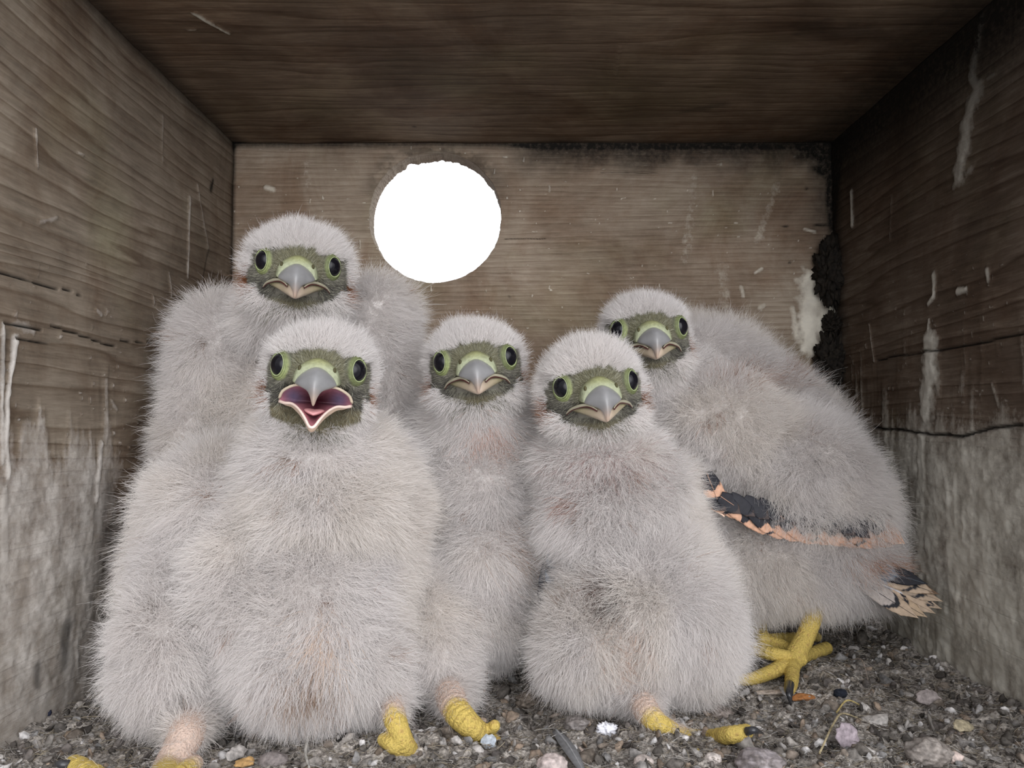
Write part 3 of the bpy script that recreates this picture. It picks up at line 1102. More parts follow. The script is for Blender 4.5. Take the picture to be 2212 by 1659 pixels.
    so = o.modifiers.new('thickness', 'SOLIDIFY')
    so.thickness = 0.0002
    # dark crumbly mass in the back right corner
    def corner(px, py, sx, sz, label, seed):
        p = P(px, py, YB - 0.006)
        p.x = min(p.x, XR - 0.0045)
        lump('nest_debris', 0, 0, sx, 0.008, sz, (46, 40, 34), label, 'debris', 0.65, seed, pos=p, sub=5, freq=5, col2=(22, 19, 16))
    corner(1806, 590, 0.0078, 0.017, 'tall black crumbly clump in the back right corner, upper one', 51)
    corner(1826, 700, 0.0038, 0.0065, 'small black clump in the corner between the two large ones', 52)
    corner(1820, 778, 0.0085, 0.0145, 'ragged black clump in the back right corner above the chick back', 53)


litter_pieces()

# ------------------------------------------------------------------ chicks
WHITE = np.array([0.87, 0.825, 0.80])
CREAM = np.array([0.89, 0.82, 0.73])
GREY = np.array([0.80, 0.765, 0.755])
OLIVE = np.array(srgb(120, 118, 96))


def unit(a):
    return a / np.maximum(np.linalg.norm(a, axis=-1, keepdims=True), 1e-9)


def vec_noise(p, scale, seed):
    q = p * scale
    return np.stack([vnoise(q + 11.1 * k, seed + k) for k in range(3)], 1) * 2 - 1


def sample_surface(v, tri, n, keep=None):
    a, b, c = v[tri[:, 0]], v[tri[:, 1]], v[tri[:, 2]]
    fn = np.cross(b - a, c - a)
    ar = np.linalg.norm(fn, axis=1) * 0.5
    w = ar.copy()
    cen = (a + b + c) / 3
    if keep is not None:
        w *= keep(cen, unit(fn))
    pr = w / w.sum()
    idx = RNG.choice(len(tri), n, p=pr)
    r1, r2 = np.sqrt(RNG.random(n)), RNG.random(n)
    bc = np.stack([1 - r1, r1 * (1 - r2), r1 * r2], 1)
    return idx, bc, a[idx] * bc[:, :1] + b[idx] * bc[:, 1:2] + c[idx] * bc[:, 2:]


def vnormals(v, tri):
    fn = np.cross(v[tri[:, 1]] - v[tri[:, 0]], v[tri[:, 2]] - v[tri[:, 0]])
    n = np.zeros_like(v)
    for k in range(3):
        np.add.at(n, tri[:, k], fn)
    return unit(n)


# face layout in head units: x right, y back (face looks along -y), z up, 1 = half the fluffy head width
EYE_C, EYE_AX = Vector((0.525, -0.440, 0.165)), Vector((0.74, -0.67, 0.02)).normalized()
EYE_S = 0.76


def face_mask(q, gape):
    """1 where the face is bare or has only short dark feathers"""
    u, v, w = np.abs(q[:, 0]), q[:, 1], q[:, 2]
    top = 0.39 - 0.075 * np.clip((u - 0.22) / 0.25, 0, 1) + (vnoise(q * 9, 5) - 0.5) * 0.10
    lo_eye = -0.30 + (vnoise(q * 9, 6) - 0.5) * 0.14
    side = 0.76 + 0.12 * np.clip(-w * 5, 0, 1) - 0.2 * np.clip(-w - 0.2, 0, 1) + (vnoise(q * 9, 7) - 0.5) * 0.08
    m1 = (w < top) & (w > lo_eye) & (u < side)
    low = -0.80 if gape else -0.56
    hw = 0.66 if gape else 0.60
    m2 = (w <= -0.1) & (w > low + 0.38 * np.clip(u - 0.1, 0, 1)) & (u < hw)
    return ((m1 | m2) & (v < -0.05)).astype(float)


def build_head(root, T, gape, skull, nostril_show=True):
    """T: 4x4 head units -> world. parts are children of root (root at rl)"""
    rl = root.location

    def X(p):
        return (T @ Vector(p)) - rl

    s = T.to_scale()[0]
    # eyes ------------------------------------------------------------
    for sx in (-1, 1):
        c = Vector((EYE_C.x * sx, EYE_C.y, EYE_C.z))
        ax = Vector((EYE_AX.x * sx, EYE_AX.y, EYE_AX.z)).normalized()
        g = Geo()
        ball(g, (0, 0, 0), (1, 1, 1), 32, 24)
        g.v = [X(c + Vector(v) * 0.272 * EYE_S) for v in g.v]
        eye = geo_obj(g, 'eye', MAT['eye'], root)
        a = ax.cross(Vector((0, 0, 1))).normalized()
        b = a.cross(ax)
        prof = [(pr_ * EYE_S, ph_ * EYE_S) for pr_, ph_ in ((0.208, 0.155), (0.214, 0.182), (0.224, 0.187), (0.234, 0.172), (0.242, 0.165), (0.252, 0.169), (0.262, 0.156), (0.270, 0.144), (0.282, 0.143), (0.296, 0.095), (0.308, 0.03), (0.314, -0.05))]
        g = Geo()
        n = 56
        secs, cols = [], []
        for k in range(n):
            th = 2 * PI * k / n
            inner = math.cos(th) * (-sx)  # side towards the beak
            fat = 1 + 0.10 * max(0, -math.sin(th)) + 0.08 * max(0, inner)
            row = []
            for j, (r, h) in enumerate(prof):
                rr = r * (1 + (fat - 1) * (j / 11))
                wr = 0.004 * math.sin(9 * th + j * 2.1) * (j / 11)
                row.append(X(c + a * (rr * 0.90 * math.cos(th)) + b * (rr * 1.03 * math.sin(th)) + ax * (h + wr)))
            secs.append(row)
        V = [p for r_ in secs for p in r_]
        m = len(prof)
        F = [(i * m + j, ((i + 1) % n) * m + j, ((i + 1) % n) * m + j + 1, i * m + j + 1) for i in range(n) for j in range(m - 1)]
        colp = []
        for k in range(n):
            th = 2 * PI * k / n
            for j in range(m):
                g0 = np.array(srgb(142, 146, 106))
                if j in (5, 6, 7, 8):
                    g0 = np.array(srgb(138, 148, 96)) * 0.5 * (1 + min(1, max(0, -math.sin(th) * 0.8 + inner * 0.7)))
                if j in (0,):
                    g0 = np.array(srgb(60, 62, 40))
                elif j in (3, 4, 7):
                    g0 = np.array(srgb(98, 102, 72))
                elif j in (1, 2):
                    g0 = np.array(srgb(168, 180, 130))
                elif j >= 9:
                    lowb = 0.15 + 0.85 * min(1, max(0, -math.sin(th) * 0.8 + inner * 0.6))
                    g0 = g0 * lowb + np.array(srgb(96, 96, 80)) * (1 - lowb)
                    if j >= 10:
                        g0 = np.array(srgb(92, 92, 80))
                colp.append(g0)
        g.add(V, F, colp)
        geo_obj(g, 'eye_ring', MAT['skin'], eye, subsurf=1, label='yellow green bare eye ring')
    # cere -------------------------------------------------------------
    def ell_sec(cy, cz, w, h, pitch, n=32, roof=0.4, bump=0.0, flatb=0.25):
        out = []
        up = Vector((0, -math.sin(pitch), math.cos(pitch)))
        for k in range(n):
            th = 2 * PI * k / n
            cx, sz = math.cos(th), math.sin(th)
            pos = max(0, sz)
            rr = (1 - roof * pos) * (1 + bump * math.exp(-((pos - 0.55) / 0.25) ** 2))
            hz = h * (pos ** 0.85) if sz > 0 else h * sz * flatb
            out.append(Vector((w * cx * rr, cy, cz)) + up * hz)
        return out
    g = Geo()
    secs = [ell_sec(-0.50, -0.06, 0.38, 0.38, -0.1, roof=0.2), ell_sec(-0.66, -0.07, 0.375, 0.38, 0.0, roof=0.22, bump=0.03), ell_sec(-0.77, -0.08, 0.36, 0.36, 0.05, roof=0.25, bump=0.12),
            ell_sec(-0.85, -0.09, 0.35, 0.33, 0.05, roof=0.28, bump=0.2), ell_sec(-0.91, -0.10, 0.325, 0.285, 0.0, roof=0.33, bump=0.08), ell_sec(-0.93, -0.105, 0.30, 0.25, 0.0, roof=0.36)]
    loft(g, [[X(p) for p in q] for q in secs], col=srgb(168, 176, 118))
    tl = []
    for q in secs:
        for p in q:
            k = min(1, max(0, (-p.y - 0.62) / 0.26))
            j = min(1, max(0, (p.z - 0.12) / 0.2))
            tl.append(np.array(srgb(104, 102, 82)) * (1 - k) + (np.array(srgb(146, 146, 88)) * j + np.array(srgb(154, 158, 130)) * (1 - j)) * k)
    g.c = tl
    cere = geo_obj(g, 'cere', MAT['skin'], root, subsurf=1, label='yellow green cere')
    for sx in (-1, 1):
        g = Geo()
        nc = Vector((0.258 * sx, -0.865, 0.105))
        ball(g, (0, 0, 0), (1, 1, 1), 14, 10)
        g.v = [X(nc + Vector((v[0] * 0.028 , v[1] * 0.04, v[2] * 0.05))) for v in g.v]
        geo_obj(g, 'nostril', MAT['nostril'], cere)
    # upper beak ---------------------------------------------------------
    g = Geo()
    spine = [(-0.80, -0.10, 0.33, 0.255, 0.0), (-0.93, -0.11, 0.315, 0.25, 0.0), (-1.02, -0.125, 0.275, 0.235, 0.15), (-1.09, -0.15, 0.215, 0.205, 0.4),
             (-1.14, -0.19, 0.15, 0.17, 0.75), (-1.165, -0.24, 0.102, 0.13, 1.1), (-1.175, -0.295, 0.070, 0.095, 1.35), (-1.175, -0.345, 0.048, 0.065, 1.5), (-1.165, -0.405, 0.032, 0.045, 1.6), (-1.145, -0.465, 0.012, 0.015, 1.65)]
    secs, cols = [], []
    for i, (cy, cz, w, h, pt) in enumerate(spine):
        sec = ell_sec(cy, cz, w, h, pt, n=32, roof=0.42, flatb=0.3 + 0.06 * i)
        secs.append([X(p) for p in sec])
        t = i / (len(spine) - 1)
        for k in range(32):
            sz = math.sin(2 * PI * k / 32)
            base = np.array(srgb(136, 135, 136))
            tip = np.array(srgb(200, 172, 152))
            edge = np.array(srgb(176, 168, 150))
            kk = sstep(0.5, 1.0, np.array(t)) * 0.9
            cc = base * (1 - kk) + tip * kk
            el = max(0, -sz) ** 1.0 * 0.8
            cols.append(cc * (1 - el) + edge * el)
    loft(g, secs)
    g.c = cols
    geo_obj(g, 'upper_beak', MAT['beak'], root, subsurf=1, label='grey hooked upper beak with pale tip')

    # mouth ---------------------------------------------------------------
    lipc = srgb(206, 190, 168)
    if gape:
        k = gape
        up = [(-0.61, -0.50, -0.345), (-0.56, -0.60, -0.25), (-0.45, -0.72, -0.185), (-0.34, -0.80, -0.15), (-0.24, -0.88, -0.15), (-0.15, -0.96, -0.18), (0, -0.98, -0.2)]
        up = up + [(-x, y, z) for x, y, z in up[:-1][::-1]]
        lo = [(0.60, -0.54, -0.40), (0.50, -0.66, -0.425), (0.38, -0.76, -0.43), (0.28, -0.86, -0.48), (0.19, -0.95, -0.56), (0.11, -1.03, -0.66), (0.05, -1.08, -0.75), (0.0, -1.09, -0.775)]
        lo = lo + [(-x, y, z) for x, y, z in lo[:-1][::-1]]
        up = [(x * 0.9, y, z) for x, y, z in up]
        lo = [(x * 0.9, y, z) for x, y, z in lo]
        # cavity
        loop = catmull([Vector(p) for p in up + lo + [up[0]]], 97)[:-1]
        cen = Vector((0, -0.62, -0.36))
        V, cols = [], []
        rings = 12
        for j in range(rings + 1):
            s_ = 1 - j / rings
            for p in loop:
                q = cen.lerp(p, s_)
                q = Vector((q.x, q.y + 0.34 * (1 - s_ ** 2.2), q.z))
                V.append(X(q))
                e = s_
                base = np.array(srgb(70, 22, 34)) * (1 - e) + np.array(srgb(196, 130, 140)) * e ** 2
                lob = math.exp(-(((abs(q.x) - 0.36) / 0.13) ** 2 + ((q.z + 0.29) / 0.11) ** 2))
                base = base * (1 - lob * 0.8) + np.array(srgb(120, 118, 150)) * lob * 0.8
                cols.append(base)
        n = len(loop)
        F = [(j * n + i, j * n + (i + 1) % n, (j + 1) * n + (i + 1) % n, (j + 1) * n + i) for j in range(rings) for i in range(n)]
        g = Geo().add(V, F, cols)
        geo_obj(g, 'mouth_lining', MAT['mouth'], root, label='dark pink open mouth lining')
        g = Geo()
        tube(g, [X(p) for p in up], [s * 0.024, s * 0.021, s * 0.016, s * 0.021, s * 0.024], 40, 10, col=lipc)
        geo_obj(g, 'mouth_edge', MAT['beak'], root, label='pale yellow rim of the upper gape')
        g = Geo()
        tube(g, [X(p) for p in lo], [s * 0.026, s * 0.018, s * 0.024, s * 0.018, s * 0.026], 48, 10, col=srgb(226, 202, 190))
        outer = []
        path = catmull([Vector(p) for p in lo], 41)
        r0 = [X(p) for p in path]
        en = [min(1.0, 0.15 + 4.0 * min(i / 40, 1 - i / 40)) for i in range(41)]
        r1 = [X(Vector((p.x * (1 + 0.02 * e), p.y + 0.06, p.z - 0.07 * e))) for p, e in zip(path, en)]
        r2 = [X(Vector((p.x * 0.96, p.y + 0.22, p.z + (p.z * -0.1 - 0.12) * e))) for p, e in zip(path, en)]
        r3 = [X(Vector((p.x * 0.85, p.y + 0.45, p.z + (p.z * -0.2 - 0.12) * e))) for p, e in zip(path, en)]
        loft(g, [r0, r1, r2, r3], cap=False, closed=False, col=srgb(214, 184, 160))
        geo_obj(g, 'lower_beak', MAT['beak'], root, label='pale pink lower beak')
        g = Geo()
        ball(g, (0, 0, 0), (1, 1, 1), 20, 14)
        tv = []
        for v in g.v:
            tv.append(X(Vector((v[0] * 0.15 * (1 - 0.25 * (-v[1])), -0.80 + v[1] * 0.18, -0.545 + v[2] * 0.045 + abs(v[0]) * 0.03 + 0.03 * v[1]))))
        g.v = tv
        g.c = [srgb(206, 150, 150)] * len(tv)
        geo_obj(g, 'tongue', MAT['mouth'], root, label='pink tongue')
    else:
        op = 0.02 if gape == 0 else 0
        for sx in (-1, 1):
            g = Geo()
            up = [(0.57, -0.50, -0.285), (0.50, -0.63, -0.215), (0.40, -0.76, -0.175), (0.29, -0.89, -0.16), (0.21, -1.0, -0.19), (0.14, -1.08, -0.25)]
            tube(g, [X((x * sx, y, z)) for x, y, z in up], [s * 0.012, s * 0.022, s * 0.028, s * 0.026, s * 0.018, s * 0.01], 28, 10, col=srgb(160, 154, 134))
            geo_obj(g, 'mouth_edge', MAT['beak'], root, label='pale gape edge')
            g = Geo()
            dk = [(x, y - 0.004, z - 0.026) for x, y, z in up]
            tube(g, [X((x * sx, y, z)) for x, y, z in dk], [s * 0.006, s * 0.010, s * 0.012, s * 0.015, s * 0.018, s * 0.012], 28, 8, col=srgb(74, 36, 34))
            geo_obj(g, 'mouth_line', MAT['mouth'], root, label='dark red mouth line')
        g = Geo()
        secs = []
        cl = []
        for (cy, cz, w, h) in ((-0.30, -0.28, 0.48, 0.08), (-0.52, -0.285, 0.51, 0.07), (-0.70, -0.285, 0.41, 0.08), (-0.86, -0.30, 0.28, 0.10), (-0.98, -0.315, 0.185, 0.11), (-1.07, -0.335, 0.11, 0.10), (-1.11, -0.35, 0.045, 0.06)):
            row = []
            for k in range(28):
                th = 2 * PI * k / 28
                x = w * math.cos(th)
                zz = h * math.sin(th) * (1 if math.sin(th) < 0 else 0.9)
                zz += 0.06 - 0.10 * (1 - (abs(x) / 0.54)) * (1 if math.sin(th) < 0 else 0.3)
                row.append(X((x, cy, cz + zz + (0.02 if abs(x) > 0.3 else 0))))
                e = min(1, abs(x) / 0.45)
                cl.append(np.array(srgb(186, 166, 150)) * (1 - e) + np.array(srgb(150, 142, 108)) * e)
            secs.append(row)
        loft(g, secs)
        g.c = cl
        geo_obj(g, 'lower_beak', MAT['beak'], root, subsurf=1, label='pinkish lower beak')


def rotm(roll=0, yaw=0, pitch=0):
    # yaw>0 turns the face to picture right, pitch>0 lifts the face, roll>0 leans clockwise in the picture
    return Matrix.Rotation(math.radians(roll), 4, 'Y') @ Matrix.Rotation(math.radians(yaw), 4, 'Z') @ Matrix.Rotation(math.radians(-pitch), 4, 'X')


def chick(name_label, head, blobs, n_hair, patches=(), fluff=(1, 1, 1), seed=0, hair_len=0.0105, inset=0.0062, head_len=0.0050, gape=0):
    hx, hy, hd, hu, roll, yaw, pitch = head
    U = M(hu, hd)
    hc = P(hx, hy, hd)
    T = Matrix.Translation(hc) @ rotm(roll, yaw, pitch) @ Matrix.Scale(U, 4)
    foot = P(blobs[0][0], 1400, blobs[0][2])
    root = empty('falcon_chick', (foot.x, foot.y, 0), label=name_label, cat='bird', group='falcon chicks in the nest box')
    rl = np.array(root.location)
    g = Geo()
    # head: cranium, brow, muzzle, cheeks
    fx, fy, fz = fluff
    for c, r in (((0.49, -0.375, 0.17), (0.215, 0.215, 0.26)), ((-0.49, -0.375, 0.17), (0.215, 0.215, 0.26)), ((0, 0.08, 0.10), (0.78 * fx, 0.78, 0.68 * fz)), ((0, -0.40, -0.05), (0.50, 0.40, 0.36)), ((0.36, -0.18, 0.05), (0.36, 0.40, 0.40)),
                 ((-0.36, -0.18, 0.05), (0.36, 0.40, 0.40)), ((0.38 * fx, -0.02, -0.30), (0.40, 0.46, 0.40)), ((-0.38 * fx, -0.02, -0.30), (0.40, 0.46, 0.40)), ((0, -0.10, -0.45), (0.48, 0.42, 0.38))):
        k = Geo()
        ball(k, c, r, 32, 22)
        g.add([T @ Vector(v) for v in k.v], k.f)
    # neck joins head and the first blob
    for i, b in enumerate(blobs):
        px, py, d, rx, ry, rd = b[:6]
        rot = math.radians(b[6]) if len(b) > 6 else 0.0
        c = P(px, py, d)
        ins = inset if len(b) < 8 else b[7]
        R = Matrix.Rotation(rot, 3, 'Y')
        ball(g, c, (max(M(rx, d) - ins, 0.004), max(rd - ins * 0.6, 0.004), max(M(ry, d) - ins, 0.004)), 36, 26, rot=R)
    nb = P(*blobs[0][:3])
    tube(g, [T @ Vector((0, 0.15, -0.1)), (T @ Vector((0, 0.25, -0.6))).lerp(nb, 0.3), nb], [U * 0.62, U * 0.66, U * 0.8], 12, 20)
    g.v = [tuple(v) for v in g.v]
    v, quads = baked_remesh(g, 0.0011, 5)
    v[:, 2] = np.where(v[:, 2] < 0.003, 0.003 + (v[:, 2] - 0.003) * 0.1, v[:, 2])
    # keep inside the box
    v[:, 0] = np.clip(v[:, 0], XL + 0.004, XR - 0.004)
    v[:, 1] = np.minimum(v[:, 1], YB - 0.004)
    Ti = np.array(T.inverted())
    q = v @ Ti[:3, :3].T + Ti[:3, 3]
    # the skin recedes behind the beak and, when calling, behind the open mouth
    au = np.abs(q[:, 0])
    if gape:
        hol = sstep(0.55, 0.44, au) * sstep(-0.84, -0.74, q[:, 2]) * sstep(-0.05, -0.14, q[:, 2])
        lim = -0.16
    else:
        hol = sstep(0.58, 0.40, au) * sstep(-0.60, -0.46, q[:, 2]) * sstep(-0.05, -0.18, q[:, 2])
        lim = -0.52
    q = q.copy()
    q[:, 1] += np.where((q[:, 1] < lim) & (np.linalg.norm(q, axis=1) < 1.4), hol * (lim - q[:, 1]), 0)
    v = q @ np.array(T)[:3, :3].T + np.array(T)[:3, 3]
    tri = np.concatenate([quads[:, [0, 1, 2]], quads[:, [0, 2, 3]]]) if quads.shape[1] == 4 else quads
    far = sstep(1.1, 1.5, np.linalg.norm(q, axis=1))[:, None]
    v = v + vnormals(v, tri) * (fbm(v * 75, 3, seed + 200)[:, None] - 0.5) * 0.0065 * far
    v[:, 2] = np.maximum(v[:, 2], 0.003)
    v[:, 0] = np.clip(v[:, 0], XL + 0.004, XR - 0.004)
    q = v @ Ti[:3, :3].T + Ti[:3, 3]
    tri = np.concatenate([quads[:, [0, 1, 2]], quads[:, [0, 2, 3]]]) if quads.shape[1] == 4 else quads
    nrm = vnormals(v, tri)
    near = (np.linalg.norm(q, axis=1) < 1.35)
    fm = face_mask(q, gape) * near
    body = mesh_np('body', v - rl, quads, MAT['body'], root)
    skin = np.repeat((WHITE * 0.86)[None], len(v), 0)
    fcol = face_color(q)
    fm2 = face_mask(q * np.array([0.9, 1, 0.88]), gape) * near
    skin = np.where(np.maximum(fm, fm2)[:, None] > 0.5, fcol * 0.75, skin)
    attr(body.data, 'tint', skin, 'FLOAT_COLOR')
    # ---------------------------------------------------------------- down
    camp = np.array([0, 0, CAM_H])

    def keep(cen, fn):
        f = (unit(camp - cen) * fn).sum(1)
        return (1 + 1.0 * (np.linalg.norm(cen - np.array(hc), axis=1) < 1.15 * U)) * np.where(f > -0.25, 1.0, 0.22) * np.where(cen[:, 2] < 0.0045, 0.05, 1)
    idx, bc, p = sample_surface(v, tri, n_hair, keep)
    nn = unit((nrm[tri[idx]] * bc[:, :, None]).sum(1))
    qq = p @ Ti[:3, :3].T + Ti[:3, 3]
    inh = (np.linalg.norm(qq, axis=1) < 1.35)
    f = face_mask(qq, gape) * inh
    ok = f < 0.5
    p, nn, qq, inh = p[ok], nn[ok], qq[ok], inh[ok]
    n = len(p)
    rad_h = np.linalg.norm(qq * np.array([1, 1, 0.95]), axis=1)
    hw = sstep(1.45, 0.95, rad_h)            # 1 on the head
    Rm = np.array(T.to_3x3().normalized())
    hflow = unit(qq * np.array([0.5, 0.2, 0.6]) + np.array([0, 0.55, 0.12])) @ Rm.T
    bflow = np.stack([np.zeros(n), -0.1 * np.ones(n), -1.0 * np.ones(n)], 1)
    swirl = vec_noise(p, 55, seed * 13 + 1)
    flow = bflow * 0.6 + swirl * 0.5
    flow = flow * (1 - hw[:, None]) + hflow * hw[:, None]
    flow = flow - nn * (flow * nn).sum(1, keepdims=True) * 0.8
    L = hair_len * (1 - hw) + head_len * hw
    L = L * (0.5 + 0.65 * RNG.random(n)) * (0.7 + 0.6 * vnoise(p * 130, seed + 3))
    # short close to the face and to the ground
    fd = face_mask(qq * np.array([0.93, 1, 0.93]) + np.array([0, 0, 0.0]), gape) * inh
    L = np.where(fd > 0.5, L * 0.6, L)
    L = np.where(p[:, 2] < 0.02, L * 0.8, L)
    lean = 0.45 * (1 - hw) + 0.30 * hw
    d0 = unit(nn * 1.0 + flow * lean[:, None] + RNG.normal(0, 0.30, (n, 3)))
    bend = flow * 0.40 + swirl * 0.25 + RNG.normal(0, 0.38, (n, 3))
    K = 5
    t = np.linspace(0, 1, K)[None, :, None]
    pts = p[:, None, :] + L[:, None, None] * (t * d0[:, None] + 0.55 * t * t * bend[:, None])
    kink = RNG.normal(0, 0.07, (n, K, 3)) * t
    pts = pts + kink * L[:, None, None]
    # tufts
    nc = max(n // 22, 10)
    ci = RNG.choice(n, nc, replace=False)
    kd = KDTree(nc)
    for i, j in enumerate(ci):
        kd.insert(p[j], i)
    kd.balance()
    near_i = np.fromiter((kd.find(x)[1] for x in p), dtype=np.int64, count=n)
    cj = ci[near_i]
    amt = (0.5 * RNG.random(n) ** 0.7 * (0.45 + 0.55 * (1 - hw)))[:, None, None] * t ** 1.3
    target = pts[cj] + (p - p[cj])[:, None, :] * (1 - t * 0.75)
    pts = pts * (1 - amt) + target * amt
    pts[:, :, 2] = np.maximum(pts[:, :, 2], 0.0012)
    pts[:, :, 0] = np.clip(pts[:, :, 0], XL + 0.0012, XR - 0.0012)
    pts[:, :, 1] = np.minimum(pts[:, :, 1], YB - 0.0012)
    rad = np.array([1.0, 0.9, 0.75, 0.5, 0.15])[None] * RNG.uniform(0.00004, 0.000068, n)[:, None]
    fly = RNG.random(n) < 0.01
    rad[fly] *= 1.5
    # colour
    a = fbm(p * 40, 3, seed + 50)[:, None]
    col = WHITE * (1 - a) + GREY * a
    cw = sstep(0.5, 0.62, fbm(p * 28, 3, seed + 60))[:, None] * (1 - hw[:, None])
    col = col * (1 - 0.3 * cw) + CREAM * 0.3 * cw
    col *= RNG.uniform(0.88, 1.08, (n, 1))
    pj = project(p)
    for (ax, ay, rx, ry, pc, pa) in patches:
        e = np.exp(-(((pj[:, 0] - ax) / rx) ** 2 + ((pj[:, 1] - ay) / ry) ** 2))
        e = e * (nn[:, 1] < 0.2) * pa
        sel = RNG.random(n) < e
        col[sel] = np.array(srgb(*pc)) * RNG.uniform(0.8, 1.2, (sel.sum(), 1))
    kd2 = KDTree(n)
    for i_, x_ in enumerate(p):
        kd2.insert(x_, i_)
    kd2.balance()
    for j in RNG.choice(np.nonzero(hw < 0.3)[0], 60, replace=False):
        fc = np.array(srgb(*[(120, 92, 70), (96, 84, 74), (150, 104, 74)][int(RNG.integers(0, 3))]))
        for _, i_, _ in kd2.find_range(p[j], float(RNG.uniform(0.0004, 0.0010))):
            col[i_] = fc * RNG.uniform(0.7, 1.3)
    # rusty feathers behind the cheeks
    ru = np.exp(-(((np.abs(qq[:, 0]) - 0.84) / 0.10) ** 2 + ((qq[:, 2] + 0.22) / 0.16) ** 2)) * inh * (qq[:, 1] < 0.25)
    sel = RNG.random(n) < ru * 1.1
    col[sel] = np.array(srgb(150, 104, 76)) * RNG.uniform(0.7, 1.2, (sel.sum(), 1))
    # chin feathers
    ch = np.exp(-((qq[:, 0] / 0.5) ** 2 + ((qq[:, 2] + (0.85 if gape else 0.58)) / 0.10) ** 2)) * inh * (qq[:, 1] < 0)
    sel = RNG.random(n) < ch * 0.3
    col[sel] = np.array(srgb(108, 104, 84)) * RNG.uniform(0.6, 1.2, (sel.sum(), 1))
    make_curves('down', pts - rl, rad, np.clip(col, 0, 0.95), MAT['hair'], root, label='long fluffy white down')
    # ---------------------------------------------------------------- facial feathers
    w = fm[tri].mean(1)
    if w.sum() > 0:
        def keep2(cen, fn):
            return w
        nf = 34000
        idx, bc, p = sample_surface(v, tri, nf, keep2)
        nn = unit((nrm[tri[idx]] * bc[:, :, None]).sum(1))
        qq = p @ Ti[:3, :3].T + Ti[:3, 3]
        # not on the cere, rim of the eyes or inside the mouth
        de = np.minimum(np.linalg.norm(qq - np.array([EYE_C.x, EYE_C.y, EYE_C.z]), axis=1), np.linalg.norm(qq - np.array([-EYE_C.x, EYE_C.y, EYE_C.z]), axis=1))
        ok = (de > 0.228)
        if gape:
            ok &= ~((np.abs(qq[:, 0]) < 0.50) & (qq[:, 2] < -0.08) & (qq[:, 2] > -0.44 - 0.9 * np.clip(0.30 - np.abs(qq[:, 0]), 0, 1)))
        else:
            ok &= ~((np.abs(qq[:, 0]) < 0.36) & (qq[:, 2] < -0.1) & (qq[:, 2] > -0.38))
        p, nn, qq = p[ok], nn[ok], qq[ok]
        n = len(p)
        away = unit(qq - np.array([0, -1.3, 0.0])) @ Rm.T
        away = unit(away - nn * (away * nn).sum(1, keepdims=True) * 0.9)
        d0 = unit(nn * 0.45 + away * 0.9 + RNG.normal(0, 0.22, (n, 3)))
        L = U * RNG.uniform(0.05, 0.12, n)
        K = 3
        t = np.linspace(0, 1, K)[None, :, None]
        pts = p[:, None] + L[:, None, None] * t * d0[:, None]
        rad = np.array([1, 0.8, 0.3])[None] * RNG.uniform(0.00004, 0.00007, n)[:, None]
        col = face_color(qq) * RNG.uniform(0.45, 1.25, (n, 1))
        li = RNG.random(n) < 0.16
        col[li] = np.array(srgb(190, 188, 168)) * RNG.uniform(0.6, 1.0, (li.sum(), 1))
        make_curves('facial_feathers', pts - rl, rad, np.clip(col, 0, 0.9), MAT['facehair'], root, label='short dark grey olive face feathers')
    build_head(root, T, gape, None)
    return root, T


def face_color(q):
    u, w = np.abs(q[:, 0]), q[:, 2]
    c = np.repeat(np.array(srgb(134, 130, 120))[None], len(q), 0)
    r = np.sqrt((u / 0.46) ** 2 + ((w - 0.12) / 0.36) ** 2)
    k = np.clip(1.1 - r, 0, 0.42)[:, None]
    c = c * (1 - k) + np.array(srgb(152, 148, 106)) * k
    k = (sstep(-0.05, -0.2, w) * sstep(0.30, 0.5, u))[:, None] * 0.75
    c = c * (1 - k) + np.array(srgb(86, 83, 80)) * k
    k = (sstep(-0.38, -0.48, w))[:, None] * 0.8
    c = c * (1 - k) + np.array(srgb(158, 148, 120)) * k
    return c


YEL, PINK = np.array(srgb(206, 180, 98)), np.array(srgb(206, 182, 168))


